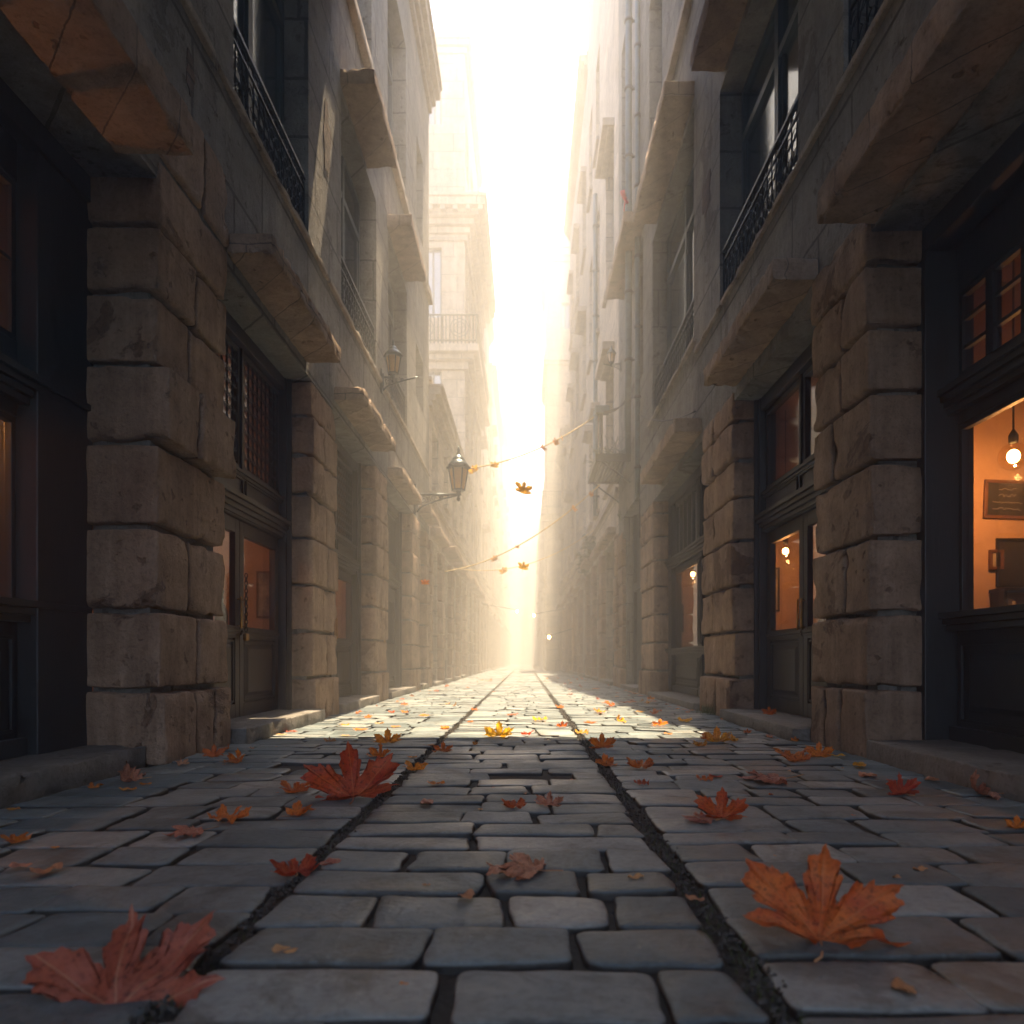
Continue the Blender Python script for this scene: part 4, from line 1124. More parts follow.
t = thing('wall_shelf', 'dark shelf unit against the lit shop wall', 'shelf', (3.5, 4.8, 1))
mb = MB(); mb.box(3.24, 3.9, 4.72, 4.89, 1.07, 1.09); mb.build('shelf_board', M['cord'], t)
mb = MB(); mb.box(3.24, 3.9, 4.72, 4.89, .80, .82); mb.build('shelf_board', M['cord'], t)
mb = MB(); mb.box(3.245, 3.265, 4.74, 4.88, .17, 1.069); mb.box(3.87, 3.89, 4.74, 4.88, .17, 1.069); mb.build('upright', M['cord'], t)
picture(3.52, 4.80, 1.16, .2, .13, 'small paper print propped on the shop shelf', inner='paper')
picture(3.66, yw, 1.74, .16, .2, 'small second picture right of the chalkboard', inner='paper', frame='cord')
picture(3.29, yw, 1.30, .1, .14, 'tiny framed card left of the tall dark board', inner='paper')
picture(3.60, 4.80, .93, .14, .2, 'small dark frame among the books of the lower shelf', inner='chalk')
rnd = random.Random(8); x = 3.28
kinds = ['thin brown book', 'thick dark book', 'short tan book', 'tall black book', 'narrow worn book', 'squat ochre book']
for k in range(6):
    w_ = rnd.uniform(.02, .045); h_ = rnd.uniform(.13, .2); mb = MB(); mb.box(x, x + w_, 4.75, 4.87, .821, .821 + h_)
    o = mb.build('book', M[('book', 'paper', 'frame_wood')[k % 3]], bevel=.003); x += w_ + .003
    tag(o, ('brown', 'cream', 'reddish')[k % 3] + ' book upright on the lower shop shelf' + (', nearest its left end' if k < 3 else ', towards its middle'), 'book', 'books on the shop shelf')
pl = MB()
for k in range(60):
    a = rnd.uniform(0, 6.28); r_ = rnd.uniform(.02, .07); c = Vector((3.62 + r_ * math.cos(a), 4.76 + r_ * .6 * math.sin(a), .88 + rnd.uniform(0, .08)))
    e = Vector((rnd.gauss(0, .02), rnd.gauss(0, .02), rnd.gauss(0, .012))); q = Vector((rnd.gauss(0, .012), rnd.gauss(0, .012), .012))
    pl.add([c - e, c + q, c + e, c - q], [(0, 1, 2, 3)])
t = thing('potted_plant', 'small dark potted plant on the shop shelf', 'plant', (3.62, 4.76, .82)); pl.build('foliage', M['green'], t, recalc=False)
mb = MB(); mb.lathe((3.62, 4.76, .821), [(.03, 0), (.04, .05), (.042, .06)], 12); mb.build('pot', M['frame_wood'], t)
# window display on a low table in the right-edge shop
def bottle(x, y, z, s, label, m='glass_lamp', group='bottles standing in the shop windows'):
    mb = MB(); mb.lathe((x, y, z), [(.028 * s, 0), (.032 * s, .01 * s), (.032 * s, .12 * s), (.012 * s, .16 * s), (.012 * s, .21 * s), (.015 * s, .215 * s), (.014 * s, .23 * s)], 12)
    tag(mb.build('bottle', M[m]), label, 'bottle', group)
def display(x0, x1, y0, y1, z, label):
    t = thing('display_table', label, 'table', ((x0 + x1) / 2, (y0 + y1) / 2, .12))
    mb = MB(); mb.box(x0, x1, y0, y1, z - .03, z); mb.build('table_top', M['frame_wood'], t, bevel=.005)
    for a in (x0 + .03, x1 - .03):
        for b in (y0 + .03, y1 - .03):
            mb = MB(); mb.box(a - .02, a + .02, b - .02, b + .02, .12, z - .031); mb.build('leg', M['frame_wood'], t)
display(2.72, 3.0, 6.2, 7.6, .80, 'brown table just inside the right double door')
bottle(2.80, 6.6, .80, 1.3, 'tall bottle on the table behind the right double door', 'brass'); bottle(2.86, 7.3, .80, 1.0, 'short bottle on the table behind the right double door', 'cord')
picture(2.72, 7.955, 1.4, .34, .5, 'framed print on the back wall behind the right double door', inner='paper', frame='cord')
display(2.74, 3.1, 9.6, 12.1, .84, 'long display table in the smaller right shop window')
for k, (yy, s_, c, lb) in enumerate(((9.9, 1.5, 'brass', 'first brassy vase-like bottle'), (10.3, 1.1, 'cord', 'small black bottle'), (10.7, 1.7, 'frame_wood', 'tall brown bottle'), (11.2, 1.3, 'brass', 'farthest brassy bottle'))):
    bottle(2.84 + .05 * (k % 2), yy, .84, s_, lb + ' on the display table of the smaller right shop', c)
picture(2.66, 12.53, 1.35, .36, .5, 'dark framed board at the back of the smaller right shop', frame='cord')
display(-3.1, -2.72, 5.2, 6.9, .84, 'display table just inside the left carved door')
for k, (yy, s_, c, lb) in enumerate(((5.6, 1.5, 'brass', 'brassy'), (6.1, 1.2, 'frame_wood', 'brown'), (6.5, 1.8, 'cord', 'tall black'))):
    bottle(-2.82, yy, .84, s_, lb + ' bottle on the table behind the left carved door', c)
picture(-2.72, 7.49, 1.3, .3, .5, 'framed print behind the glass of the left carved door', inner='paper')
picture(-3.15, 4.24, 1.6, .5, .35, 'framed board on the wall of the dark shop at the left edge', inner='paper', frame='cord')

# ================================================================== PIPES, METAL BALCONY, CABLES
def drainpipe(y, x, z0, z1, r, label, tail=None):
    t = thing('drainpipe', label, 'drainpipe', (x, y, z0), 'drainpipes on the right wall')
    pts = [(x, y, z1)] + [(x, y, z0 + (z1 - z0) * (1 - q / 12)) for q in range(1, 12)]
    if tail: pts += tail
    else: pts += [(x, y, z0)]
    mb = MB(); mb.tube(pts, r, 12); mb.build('pipe', M['pipe'], t)
    z = z0 + .5
    while z < z1:
        mb = MB(); mb.lathe((x, y, z), [(r * 1.02, 0), (r * 1.35, .004), (r * 1.35, .05), (r * 1.02, .054)], 12); mb.box(x, W + .04, y - .015, y + .015, z + .01, z + .045)
        mb.build('bracket', M['iron'], t); z += 1.25
drainpipe(12.9, W - .14, 5.6, 13.6, .06, 'thicker zinc drainpipe running down the right wall', [(W - .15, 12.9, 5.5), (W - .13, 13.1, 5.2), (W - .08, 13.4, 4.95), (W - .05, 13.55, 4.6)])
drainpipe(12.45, W - .05, 3.5, 13.6, .045, 'thinner drainpipe beside the thick one, nearer the viewer')
drainpipe(19.4, W - .1, 4.6, 13.5, .06, 'short weathered pipe on the house beyond the pair of drainpipes')
mb = MB()
for k in range(7):
    a = k * 2.4; c = Vector((W - .22, 12.85, 9.1)); 
    p = [c + Vector((math.cos(a + q * .8) * .08 * math.sin(q * .52), math.sin(a + q * .8) * .05, .12 * math.sin(q * .52 + a))) for q in range(7)]
    mb.tube(p, .012, 5)
mb.bar((W - .22, 12.85, 9.0), (W - .24, 12.84, 8.75), .012, 5)
tag(mb.build('ribbon', M['red']), 'red ribbon bow tied round the drainpipe', 'ribbon')

mt = thing('metal_balcony', 'small slatted iron balcony jutting from the right wall', 'balcony', (W, 13.6, 4.5))
x0, x1, ya, yb, zz = W - .68, W + .005, 13.6, 15.35, 4.48
mb = MB()
mb.box(x0, x1, ya, ya + .05, zz - .02, zz + .13); mb.box(x0, x1, yb - .05, yb, zz - .02, zz + .13); mb.box(x0, x0 + .05, ya + .05, yb - .05, zz - .018, zz + .128)
mb.build('frame', M['iron'], mt)
mb = MB()
for i in range(9): 
    x = x0 + .07 + i * .068; mb.box(x, x + .045, ya + .051, yb - .051, zz + .005, zz + .045)
mb.build('slat', M['iron'], mt)
for y in (ya + .02, yb - .04):
    mb = MB(); mb.bar((W, y, 4.05), (x0 + .1, y, zz), .018, 6); mb.build('brace', M['iron'], mt)
# dry creeper / twig tangle resting on it
rnd = random.Random(12); mb = MB()
for k in range(70):
    p = Vector((W - .05 - rnd.random() * .3, 13.65 + rnd.random() * 1.2, 4.56)); pts = [p]
    d = Vector((rnd.gauss(-.1, .3), rnd.gauss(0, .35), rnd.uniform(.4, 1)))
    for q in range(6):
        d += Vector((rnd.gauss(0, .35), rnd.gauss(0, .35), rnd.gauss(-.08, .25))); p = p + d.normalized() * .11
        p.x = min(p.x, W - .02); p.z = max(p.z, 4.56); pts.append(p.copy())
    mb.tube(pts, .006, 4)
tag(mb.build('dry_creeper', M['vine']), 'tangle of dry twigs resting on the slatted balcony', 'plant')
# camera-like lamp on a post
t = thing('post_lamp', 'square grey lamp on a short post above the slatted balcony', 'lamp', (1.5, 13.8, 4.57))
mb = MB(); mb.bar((1.50, 13.8, 4.57), (1.50, 13.8, 5.45), .035, 8); mb.build('post', M['iron'], t)
mb = MB(); mb.box(1.38, 1.66, 13.72, 13.9, 5.45, 5.60); mb.build('lamp_head', M['pipe'], t, bevel=.02)
mb = MB(); mb.lathe((1.50, 13.8, 4.62), [(.04, 0), (.055, .05), (.05, .16), (.03, .2)], 10); mb.build('glass', M['glass_lamp'], t)
mb = MB(); mb.lathe((1.50, 13.8, 4.66), [(.001, 0), (.03, .03), (.03, .09), (.001, .12)], 10); mb.build('bulb', M['bulb_dim'], t)
def sag(a, b, s, n=22): 
    a, b = Vector(a), Vector(b); return [a.lerp(b, i / n) - Vector((0, 0, 4 * s * (i / n) * (1 - i / n))) for i in range(n + 1)]
mb = MB()
for k in range(5): mb.tube(sag((W - .02, 12.6 + .1 * k, 5.4 + .08 * k), (1.52, 13.8, 5.5), .08 + .03 * k), .009, 5)
mb.tube(sag((W - .03, 12.5, 5.0), (W - .03, 8.3, 3.55), .12), .009, 5)
mb.tube([(W - .03, 12.3, 3.4 + .15 * math.sin(i) - i * .1) for i in range(9)], .01, 5)
tag(mb.build('cable_bundle', M['cord']), 'loose black cables drooping round the drainpipe foot', 'cable')

# ================================================================== LEAVES
HALF = [(0, 1.0), (.05, .88), (.13, .85), (.105, .74), (.165, .69), (.11, .56), (.115, .47), (.235, .59), (.285, .69), (.35, .655), (.42, .735), (.46, .68), (.66, .745),
        (.60, .63), (.675, .55), (.56, .47), (.60, .42), (.45, .345), (.33, .275), (.42, .265), (.50, .28), (.55, .215), (.70, .18), (.56, .12), (.50, .04), (.38, .05), (.28, -.01), (.16, .01), (.05, -.03), (0, .04)]
def leaf_outline(rnd, kind):
    if kind == 'oval':
        pts = []
        n = 26
        for i in range(n):
            t = 2 * math.pi * i / n; r_ = 1 + rnd.uniform(-.04, .04)
            pts.append((.5 * math.sin(t) * r_ * (1 - .15 * math.cos(t)) , .5 + .5 * math.cos(t) * r_ * (.6)))
        return pts
    def jit(h): return [(x * rnd.uniform(.95, 1.06), y + rnd.uniform(-.015, .015)) for x, y in h]
    a = jit(HALF); b = jit(HALF)
    return a[:-1] + [a[-1]] + [(-x, y) for x, y in b[-2:0:-1]]
def leaf_mesh(kind, seed, bend_y=None, bend_r=.3, bend_a=1.2, cup=.12, wave=.05, fold=.1, droop=0):
    rnd = random.Random(seed); out = leaf_outline(rnd, kind)
    c = (0, .12) if kind != 'oval' else (0, .5)
    dense = []
    for i in range(len(out)):
        a, b = out[i], out[(i + 1) % len(out)]
        ex, ey = b[0] - a[0], b[1] - a[1]; el_ = math.hypot(ex, ey) + 1e-6
        dense.append(a)
        if kind != 'oval' and el_ > .07:
            k_ = rnd.uniform(.006, .018)
            for t_, o_ in ((.3, -k_ * .5), (.62, k_)): dense.append((a[0] + ex * t_ - ey / el_ * o_, a[1] + ey * t_ + ex / el_ * o_))
        else: dense.append(((a[0] + b[0]) / 2, (a[1] + b[1]) / 2))
    lv = [.0, .12, .25, .4, .55, .7, .85, 1.0]; n = len(dense)
    P2 = [c]
    for l in lv[1:]: P2 += [(c[0] + (x - c[0]) * l, c[1] + (y - c[1]) * l) for x, y in dense]
    fs = [(0, 1 + k, 1 + (k + 1) % n) for k in range(n)]
    for i in range(len(lv) - 2):
        for k in range(n): fs.append((1 + i * n + k, 1 + (i + 1) * n + k, 1 + (i + 1) * n + (k + 1) % n, 1 + i * n + (k + 1) % n))
    vs = []
    so = Vector((seed * 2.3, seed * .7, 0))
    for x, y in P2:
        dx, dy = x - c[0], y - c[1]; r_ = math.hypot(dx, dy)
        ang = math.atan2(dy, abs(dx)); dv = min(abs(r_ * math.sin(ang - R(q))) for q in (90, 44, 5)) if kind != 'oval' else abs(x)
        z = cup * r_ * r_ + wave * noise.noise(Vector((x * 3, y * 3, 0)) + so) * (1 + r_) * 2 + fold * dv * .9 - droop * r_ * .2
        z += .03 * noise.noise(Vector((x * 8, y * 8, 2)) + so) + .012 * noise.noise(Vector((x * 22, y * 22, 5)) + so)
        if bend_y is not None and y > bend_y:
            s_ = y - bend_y; A = min(s_ / bend_r, bend_a); ex = s_ - bend_r * A if s_ / bend_r > bend_a else 0
            y2 = bend_y + bend_r * math.sin(A) + ex * math.cos(A) - z * math.sin(A)
            z2 = bend_r * (1 - math.cos(A)) + ex * math.sin(A) + z * math.cos(A)
            y, z = y2, z2
        vs.append((x, y, z))
    me = bpy.data.meshes.new('maple_leaf'); me.from_pydata(vs, [], fs)
    me.polygons.foreach_set('use_smooth', [True] * len(fs))
    uv = me.uv_layers.new(name='UVMap')
    for lp in me.loops: x, y = P2[lp.vertex_index]; uv.data[lp.index].uv = (x + .5, y)
    # petiole mesh
    mb = MB(); rs = rnd.uniform(-.25, .25)
    base = (0, .04) if kind != 'oval' else (0, .2)
    if kind != 'oval':
        z0 = vs[0][2]
        mb.tube([(0, .10, z0 + .004), (rs * .1, -.06, z0 + .0), (rs * .4, -.24, z0 + .03), (rs, -.42, z0 + .06)], .011, 5)
    lo = min(v[2] for v in vs)
    for v in me.vertices: v.co.z -= lo; v.co.y -= .35
    stem = None
    if mb.v:
        stem = bpy.data.meshes.new('stem'); stem.from_pydata([(x, y - .35, max(.006, z - lo)) for x, y, z in mb.v], [], mb.f)
        stem.polygons.foreach_set('use_smooth', [True] * len(mb.f))
    return me, stem
SHAPES = {
 'flat':   [leaf_mesh('maple', s_, cup=.05, wave=.05, fold=.10) for s_ in (1, 2, 3)],
 'curl':   [leaf_mesh('maple', s_, bend_y=.2, bend_r=.35, bend_a=1.25, cup=.22, wave=.07, fold=.15) for s_ in (4, 5, 6)],
 'cup':    [leaf_mesh('maple', s_, cup=.42, wave=.09, fold=.18) for s_ in (7, 8, 9)],
 'stand':  [leaf_mesh('maple', s_, bend_y=.10, bend_r=.22, bend_a=1.3, cup=.16, wave=.05, fold=.16) for s_ in (14, 15)],
 'oval':   [leaf_mesh('oval', s_, cup=.12, wave=.06, fold=.1) for s_ in (10, 11, 12)],
}
def leaf(px, py, wpx, shape, colour, label, yaw=0, group=None, ground=.019, variant=None, z=None, dist=None, tilt=(0, 0), X=None, cast=None):
    """px,py = measured foot of the leaf; converted once into a ground position in metres"""
    if dist is None: dist = F * (CAMH - ground) / (py - 660)
    x = (px - 525) * dist / F
    size = wpx * dist / F / (1.36 if shape != 'oval' else 1.0)
    v = (int(px * 7 + py * 3) if variant is None else variant) % len(SHAPES[shape])
    me, st = SHAPES[shape][v]
    key = (shape, v, colour)
    m_ = CACHE.get(key)
    if m_ is None:
        m_ = me.copy(); m_.materials.clear(); m_.materials.append(LM[colour])
        s2 = None
        if st: s2 = st.copy(); s2.materials.append(LM['tan'])
        CACHE[key] = (m_, s2)
    m_, s2 = CACHE[key]
    o = bpy.data.objects.new('maple_leaf' if shape != 'oval' else 'small_leaf', m_); COL.objects.link(o)
    o.location = (x, dist, (ground if z is None else z)); o.scale = (size,) * 3
    o.rotation_euler = (tilt[0], tilt[1], R(yaw))
    tag(o, label, 'leaf', group)
    if s2 and size > .06:
        c = bpy.data.objects.new('stem', s2); COL.objects.link(c); c.parent = o
    return o
CACHE = {}
G = 'fallen leaves on the paving'
LV = [
 (124, 988, 184, 'flat', 'brown', 'huge red brown leaf in the bottom left corner', 14, (R(36), R(-9))),
 (815, 932, 150, 'stand', 'red', 'huge red leaf standing up at the bottom right', -12, (R(4), R(6))),
 (354, 796, 92, 'stand', 'red', 'big red leaf standing upright where the left long joint starts', 12, (R(4), R(-6))),
 (521, 872, 80, 'flat', 'pink', 'pink leaf lying flat in the middle of the near paving', 70, (0, 0)),
 (722, 818, 52, 'stand', 'red', 'red leaf sitting up right of the right long joint', -25, (0, 0)),
 (702, 821, 44, 'flat', 'pink', 'pink leaf tucked against the red one by the right long joint', 60, (0, 0)),
 (188, 834, 50, 'flat', 'pink', 'pink leaf beside a curled red one on the near left', 120, (0, 0)),
 (228, 821, 42, 'cup', 'red', 'curled red leaf touching the pink one on the near left', -20, (0, 0)),
 (295, 875, 48, 'cup', 'red', 'red cupped leaf on the left long joint, nearest of those there', 30, (0, 0)),
 (333, 864, 26, 'oval', 'pink', 'small pinkish scrap next to the cupped red leaf', 60, (0, 0)),
 (299, 815, 34, 'cup', 'red', 'small red cupped leaf left of the big upright one', -40, (0, 0)),
 (296, 792, 32, 'cup', 'orange', 'orange leaf just behind the small red cupped one', 15, (0, 0)),
 (236, 763, 28, 'curl', 'orange', 'orange leaf on the ground in front of the left door step', -30, (0, 0)),
 (214, 757, 22, 'stand', 'red', 'red leaf standing at the foot of the first left pilaster', 20, (0, 0)),
 (182, 765, 16, 'curl', 'pink', 'small pale leaf against the first left pilaster', 70, (0, 0)),
 (130, 781, 40, 'curl', 'pink', 'reddish brown leaf by the corner of the left shop step', 90, (0, 0)),
 (95, 788, 15, 'cup', 'orange', 'tiny orange leaf left of the reddish brown one by the left shop step', 0, (0, 0)),
 (127, 791, 17, 'oval', 'orange', 'tiny orange scrap in front of the reddish brown leaf by the left shop step', 0, (0, 0)),
 (146, 785, 11, 'oval', 'orange', 'tiny scrap to the right of the reddish brown leaf', 40, (0, 0)),
 (12, 810, 14, 'oval', 'yellow', 'yellow scrap at the left edge of the paving', 0, (0, 0)),
 (17, 842, 26, 'cup', 'orange', 'orange curled leaf at the left edge', 60, (0, 0)),
 (20, 868, 20, 'oval', 'pink', 'dull scrap at the left edge below the orange curled leaf', 20, (0, 0)),
 (50, 873, 34, 'oval', 'tan', 'pale brown oval leaf near the left edge', 80, (0, 0)),
 (54, 848, 9, 'oval', 'orange', 'speck of orange leaf above the pale brown oval one', 0, (0, 0)),
 (284, 954, 26, 'oval', 'tan', 'round tan leaf right of the huge red brown one', 0, (0, 0)),
 (470, 898, 27, 'oval', 'tan', 'pale oval leaf below the pink one in the middle', 80, (0, 0)),
 (404, 985, 9, 'oval', 'orange', 'orange speck in the joint near the bottom edge', 0, (0, 0)),
 (514, 808, 26, 'cup', 'red', 'small dark red leaf near the centre of the paving', 10, (0, 0)),
 (549, 805, 30, 'curl', 'pink', 'pink leaf just right of the small dark red one', -20, (0, 0)),
 (430, 804, 22, 'oval', 'pink', 'flat pale scrap right of the big upright red leaf', 90, (0, 0)),
 (436, 785, 18, 'oval', 'orange', 'orange scrap behind the flat pale one', 0, (0, 0)),
 (416, 770, 25, 'cup', 'orange', 'orange leaf at the edge of the sunlight, left of the left long joint', 0, (0, 0)),
 (379, 757, 28, 'curl', 'orange', 'orange leaf in the sun behind the big upright one', -30, (0, 0)),
 (388, 743, 30, 'curl', 'orange', 'bright orange leaf in the sun, level with the left steps', 20, (0, 0)),
 (443, 752, 21, 'curl', 'orange', 'small orange leaf at the sunlight edge, left of centre', 0, (0, 0)),
 (412, 758, 10, 'oval', 'orange', 'tiny scrap between two orange leaves at the sunlight edge', 0, (0, 0)),
 (499, 737, 32, 'curl', 'yellow', 'golden leaf glowing in the sun where the left long joint meets the light', 0, (0, 0)),
 (602, 748, 27, 'stand', 'orange', 'orange leaf standing in the sun right of the right long joint', 0, (0, 0)),
 (606, 766, 27, 'curl', 'red', 'red leaf lying just in the shade below the orange standing one', 40, (0, 0)),
 (640, 768, 29, 'cup', 'red', 'red orange leaf right of the right long joint in the shade', -10, (0, 0)),
 (642, 785, 16, 'cup', 'red', 'small red leaf below the red orange one', 30, (0, 0)),
 (637, 879, 19, 'oval', 'tan', 'tan oval leaf between the long joint and the middle stones', 30, (0, 0)),
 (694, 901, 20, 'oval', 'tan', 'pale scrap on the right long joint', -40, (0, 0)),
 (768, 782, 62, 'flat', 'pink', 'wide pink leaf lying flat on the right', 80, (0, 0)),
 (794, 761, 36, 'cup', 'red', 'red leaf in the shade at the corner of the right door step', 10, (0, 0)),
 (819, 757, 27, 'stand', 'orange', 'orange leaf leaning at the first right pilaster', -20, (0, 0)),
 (838, 757, 16, 'oval', 'yellow', 'yellow scrap at the foot of the first right pilaster', 0, (0, 0)),
 (718, 742, 32, 'curl', 'yellow', 'yellow leaf glowing in the sun near the grass tuft', 10, (0, 0)),
 (733, 741, 18, 'curl', 'yellow', 'smaller yellow leaf right of the glowing one near the grass tuft', 60, (0, 0)),
 (707, 739, 16, 'cup', 'orange', 'orange leaf left of the glowing yellow one', -50, (0, 0)),
 (863, 767, 22, 'oval', 'yellow', 'yellowish scrap in front of the right shop step corner', 60, (0, 0)),
 (871, 777, 24, 'oval', 'pink', 'dull pink scrap below the yellowish one', 90, (0, 0)),
 (900, 794, 38, 'stand', 'red', 'red leaf standing near the right shop step', 10, (0, 0)),
 (980, 796, 50, 'curl', 'pink', 'pink curled leaf below the right shop step', 75, (0, 0)),
 (1018, 828, 26, 'curl', 'orange', 'orange leaf at the right edge of the paving', -10, (0, 0)),
 (705, 781, 17, 'cup', 'red', 'small red leaf left of the wide pink one', 0, (0, 0)),
 (716, 778, 14, 'oval', 'red', 'red scrap beside the small red leaf near the wide pink one', 0, (0, 0)),
 (935, 781, 20, 'oval', 'pink', 'flat pale scrap in front of the right shop step', 80, (0, 0)),
 (922, 871, 17, 'oval', 'tan', 'tan scrap behind the huge red leaf', 20, (0, 0)),
 (899, 879, 15, 'oval', 'tan', 'tan fragment touching the huge red leaf\'s tip', 60, (0, 0)),
 (908, 991, 34, 'oval', 'tan', 'brownish oval leaf at the bottom right', 85, (0, 0)),
]
for i, (px, py, w_, sh, c, lb, yaw, tl) in enumerate(LV):
    o = leaf(px, py, w_, sh, c, lb, yaw, G, tilt=tl, ground=.020)
# leaf on the right door step
leaf(769, 716, 15, 'stand', 'orange', 'orange leaf lying on the right door step', 0, G, dist=6.0, z=.13)
# small leaves on the sunlit stones
rnd = random.Random(77)
sun = [(447, 728), (540, 721), (562, 727), (582, 734), (660, 726), (620, 722), (380, 724), (368, 718), (430, 746), (475, 745), (668, 734), (685, 722), (700, 746), (345, 736), (330, 742),
       (360, 730), (470, 722), (425, 716), (512, 715), (600, 713), (640, 712), (655, 714), (405, 713), (590, 723), (610, 706), (560, 708), (455, 706), (628, 703), (527, 735), (345, 725), (396, 727)]
for i, (px, py) in enumerate(sun):
    zone = 'left' if px < 480 else ('right' if px > 590 else 'middle')
    leaf(px, py, rnd.uniform(9, 17), rnd.choice(('cup', 'curl', 'oval', 'flat')), rnd.choice(('orange', 'orange', 'yellow', 'red', 'tan')),
         {'left': 'small fallen leaf on the sunlit stones near the left doors', 'right': 'small fallen leaf on the sunlit stones near the right wall', 'middle': 'small fallen leaf on the sunlit stones mid lane'}[zone], rnd.uniform(0, 360), 'small leaves on the sunlit paving, ' + zone)
for i in range(46):
    d = rnd.uniform(7.5, 24); sd = rnd.choice((-1, 1, 1)); x = sd * rnd.uniform(.5, 1.95)
    me_k = rnd.choice(('cup', 'curl', 'oval'))
    leaf(525 + x / d * F, 0, rnd.uniform(.06, .12) / d * F, me_k, rnd.choice(('orange', 'orange', 'yellow', 'red')), 'tiny leaf speck on the glaring far paving, ' + ('left' if sd < 0 else 'right') + ' half', rnd.uniform(0, 360),
         'leaf specks far down the lane, ' + ('left' if sd < 0 else 'right'), dist=d, z=.022)
for i in range(26):
    d = rnd.uniform(1.3, 5.4); x = rnd.uniform(-.45, .55) * d
    if abs(x) > 1.9: continue
    leaf(525 + x / d * F, 0, rnd.uniform(.012, .03) / d * F, 'oval', rnd.choice(('tan', 'orange')), 'crumb of dry leaf on the shaded paving', rnd.uniform(0, 360), 'leaf crumbs on the shaded paving', dist=d, z=.022)
for i in range(44):
    sd = -1 if i % 3 == 0 else 1
    d = rnd.uniform(4.4, 13); x = sd * (1.96 - abs(rnd.gauss(0, .16)) - .02); sz = rnd.uniform(.035, .10)
    leaf(525 + x / d * F, 0, sz / d * F, rnd.choice(('cup', 'curl', 'oval', 'flat')), rnd.choice(('orange', 'red', 'pink', 'tan')),
         'small leaf blown against the ' + ('left' if sd < 0 else 'right') + ' kerb', rnd.uniform(0, 360), 'leaves along the ' + ('left' if sd < 0 else 'right') + ' kerb', dist=d, z=.022)
# falling leaves
leaf(523, 0, 19, 'flat', 'yellow', 'orange leaf falling in mid air above the lane', 15, None, dist=8.2, z=2.6, tilt=(R(78), R(12)))
leaf(523, 0, 12, 'flat', 'yellow', 'smaller orange leaf falling lower down, in line with the other', 15, None, dist=10.5, z=2.0, tilt=(R(80), R(10)))
leaf(425, 0, 9, 'flat', 'orange', 'little leaf falling in front of the left pilasters', 10, None, dist=9.5, z=1.65, tilt=(R(70), 0))

# garlands: one thing each, leaves are its parts
def garland(a, b, s, spots, label, r=.013):
    t = thing('garland', label, 'garland', a, 'leaf garlands strung across the lane')
    pts = sag(a, b, s, 40); mb = MB(); mb.tube(pts, r, 5); mb.build('string', M['rope'], t)
    for k, (q, sz, c) in enumerate(spots):
        p = pts[int(q * 40)]; me, st = SHAPES['flat'][k % 3]; m2 = me.copy(); m2.materials.append(LM[c])
        o = bpy.data.objects.new('leaf', m2); COL.objects.link(o); o.parent = t; o.location = p - Vector(a) - Vector((0, .01, sz * .25)); o.scale = (sz,) * 3
        o.rotation_euler = (R(80), R(30 * (k % 3) - 20), R(25 * (k - 1)))
garland((-1.08, 13.0, 4.15), (1.42, 14.4, 5.6), .18, [(.05, .17, 'yellow'), (.2, .13, 'yellow'), (.58, .12, 'orange'), (.68, .16, 'yellow'), (.74, .1, 'yellow')], 'upper leaf garland running from the big lantern to the right wall')
garland((-1.95, 17, 2.75), (1.6, 15, 4.35), .35, [(.36, .15, 'yellow'), (.5, .08, 'yellow'), (.86, .12, 'yellow'), (.95, .14, 'yellow')], 'lower leaf garland ending at the slatted balcony', .014)
garland((-1.95, 19, 3.1), (1.95, 20, 4.3), .45, [(.35, .2, 'yellow')], 'faintest leaf garland, farthest down the lane', .012)

# plants
def sprig(c, n, s, m, label, name='plant', spread=.1, kind_cat='plant', stem=True):
    t = thing(name, label, kind_cat, c); rnd = random.Random(n); mb = MB(); sm = MB()
    for k in range(n):
        a = rnd.uniform(0, 6.28); tip = Vector(c) + Vector((math.cos(a) * spread * rnd.random(), math.sin(a) * spread * rnd.random(), s * rnd.uniform(.4, 1)))
        sm.tube([c, Vector(c).lerp(tip, .6) + Vector((0, 0, s * .1)), tip], .0025, 4)
        for q in range(4):
            p = Vector(c).lerp(tip, .3 + .7 * q / 4); e = Vector((rnd.gauss(0, 1), rnd.gauss(0, 1), rnd.gauss(0, .5))).normalized() * s * .16; f_ = Vector((rnd.gauss(0, 1), rnd.gauss(0, 1), .4)).normalized() * s * .07
            mb.add([p, p + e * .5 + f_, p + e, p + e * .5 - f_], [(0, 1, 2, 3)])
    mb.build('foliage', M[m], t, recalc=False); sm.build('stem', M['vine'], t)
    return t
def tuft(c, n, h, label):
    mb = MB(); rnd = random.Random(n)
    for k in range(n):
        x, y = c[0] + rnd.gauss(0, .06), c[1] + rnd.gauss(0, .1); a = rnd.uniform(0, 6.28); hh = h * rnd.uniform(.4, 1); w_ = .003
        dx, dy = math.cos(a) * w_, math.sin(a) * w_; l = Vector((rnd.gauss(0, .3), rnd.gauss(0, .3), 1)) * hh
        p = Vector((x, y, c[2])); mb.add([p - Vector((dx, dy, 0)), p + Vector((dx, dy, 0)), p + l * .6 + Vector((dx, dy, 0)) * .7, p + l * .6 - Vector((dx, dy, 0)) * .7, p + l * Vector((1.3, 1.3, 1)).length / 1.9], [(0, 1, 2, 3), (3, 2, 4)])
    tag(mb.build('grass_tuft', M['moss'], recalc=False), label, 'grass tuft')
tuft((1.98, 7.5, .03), 130, .13, 'tuft of dry grass at the foot of the second right pilaster')
tuft((-1.98, 13.6, .03), 80, .12, 'tuft of weeds at the foot of the fourth left pilaster')
sprig((W - .01, 15.0, 3.55), 9, .32, 'green', 'small green sprig growing out of the right wall above the tall doorway', spread=.16)
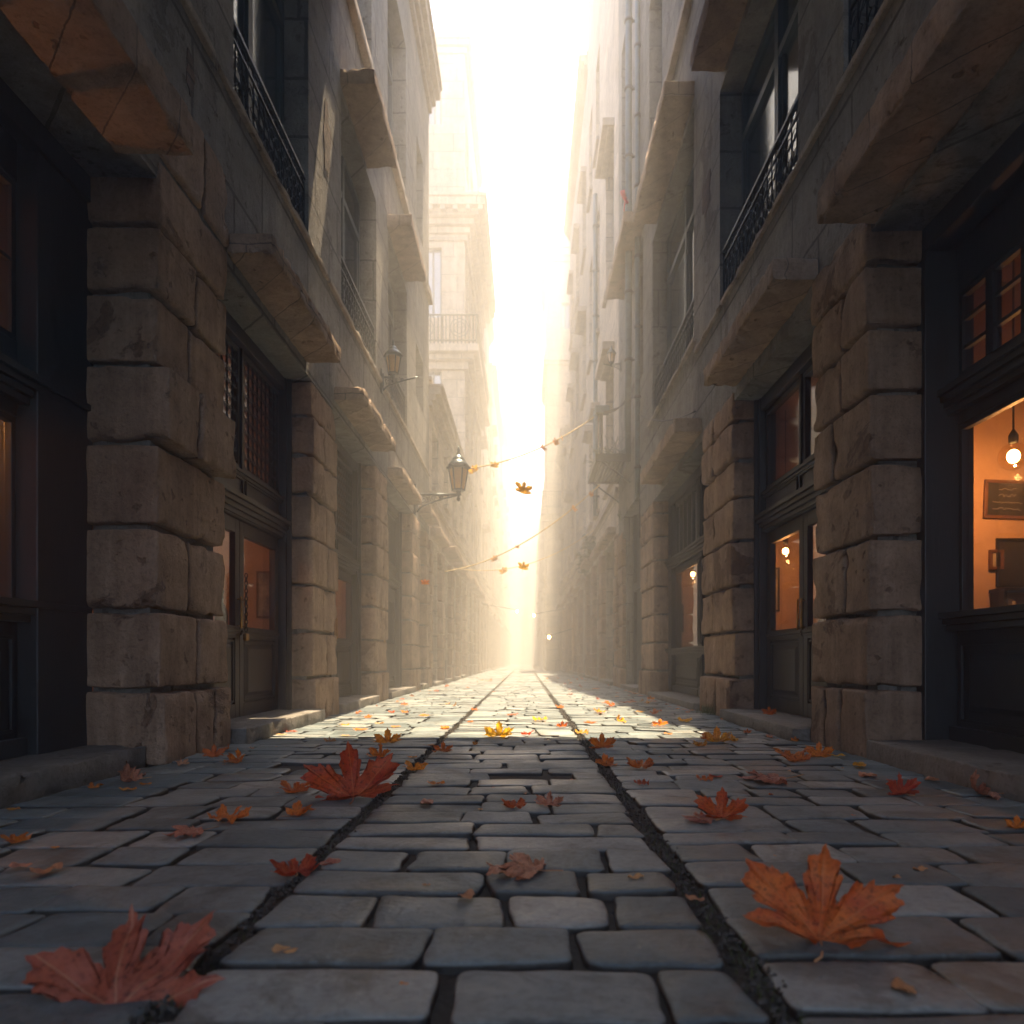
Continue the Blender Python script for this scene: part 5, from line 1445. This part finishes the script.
for q, (yy, zz_, lb) in enumerate(((20.5, 3.9, 'nearer leafy creeper clump over the hazy right shopfronts'), (22.6, 3.7, 'farther leafy creeper clump over the hazy right shopfronts'))):
    sprig((W - .1, yy, zz_ - .4), 34, .95, 'vine', lb, spread=.55, name='creeper')

# chain and padlock on the left carved door
mb = MB(); cxn = -(W + .26); cy = 5.80
for k in range(15):
    z = 1.30 - k * .032; a = (k % 2) * math.pi / 2
    pts = [(cxn + .012 * math.cos(t * .785) * math.cos(a), cy + .012 * math.cos(t * .785) * math.sin(a), z + .02 * math.sin(t * .785)) for t in range(9)]
    mb.tube(pts, .0045, 5)
t = thing('door_chain', 'hanging chain with brass padlock on the left carved door', 'chain', (cxn, cy, 1.3))
mb.build('chain', M['iron'], t)
mb = MB(); mb.box(cxn - .016, cxn + .016, cy - .03, cy + .03, .76, .82); mb.build('padlock', M['brass'], t, bevel=.006)

# ================================================================== AIR, LIGHT, CAMERA
hz = MB(); hz.box(-61, 61, -29, 119, -1.1, 25.2)
m, nt, b = mat('warm air'); nt.nodes.remove(b)
pv = N(nt, 'ShaderNodeVolumePrincipled'); pv.inputs['Density'].default_value = .022
pv.inputs['Color'].default_value = (.985, .98, .97, 1); pv.inputs['Anisotropy'].default_value = .2
L(nt, pv.outputs[0], nt.nodes['Material Output'].inputs['Volume'])
o = hz.build('haze', m); struct(o, 'stuff'); tag(o, 'warm morning haze filling the lane', 'haze'); o.display_type = 'WIRE'

sv = Vector((.052, .3, 1)).normalized()
el = math.asin(sv.z); az = math.atan2(sv.x, sv.y)
w = bpy.data.worlds.new('World'); SC.world = w; w.use_nodes = True
nt = w.node_tree; bg = nt.nodes['Background']
sky = nt.nodes.new('ShaderNodeTexSky'); sky.sky_type = 'NISHITA'; sky.sun_disc = False
sky.sun_elevation = el; sky.sun_rotation = az; sky.dust_density = 1; sky.air_density = 1.0; sky.ozone_density = 4
nt.links.new(sky.outputs[0], bg.inputs[0]); bg.inputs[1].default_value = .125
sl = bpy.data.lights.new('sun', 'SUN'); sl.energy = 5; sl.angle = R(.5); sl.color = (1, .77, .49)
so = bpy.data.objects.new('sun', sl); COL.objects.link(so); so.rotation_euler = sv.to_track_quat('Z', 'Y').to_euler()

cd = bpy.data.cameras.new('camera'); cam = bpy.data.objects.new('camera', cd); COL.objects.link(cam)
cam.location = (0, 0, CAMH); cam.rotation_euler = (R(90), 0, 0)
cd.sensor_width = 36; cd.lens = F / 1024 * 36; cd.shift_x = -13 / 1024; cd.shift_y = 148 / 1024
cd.clip_start = .02; cd.clip_end = 400
cd.dof.use_dof = True; cd.dof.focus_distance = 4.2; cd.dof.aperture_fstop = 2.8
SC.camera = cam
vs_ = SC.view_settings; vs_.view_transform = 'Standard'; vs_.look = 'None'; vs_.gamma = 1; vs_.use_curve_mapping = False
vs_.exposure = 2.82
c = SC.cycles
c.use_denoising = True; c.max_bounces = 8; c.diffuse_bounces = 5; c.glossy_bounces = 3; c.transmission_bounces = 4; c.transparent_max_bounces = 12; c.volume_bounces = 0
c.sample_clamp_indirect = 6; c.caustics_reflective = False; c.caustics_refractive = False
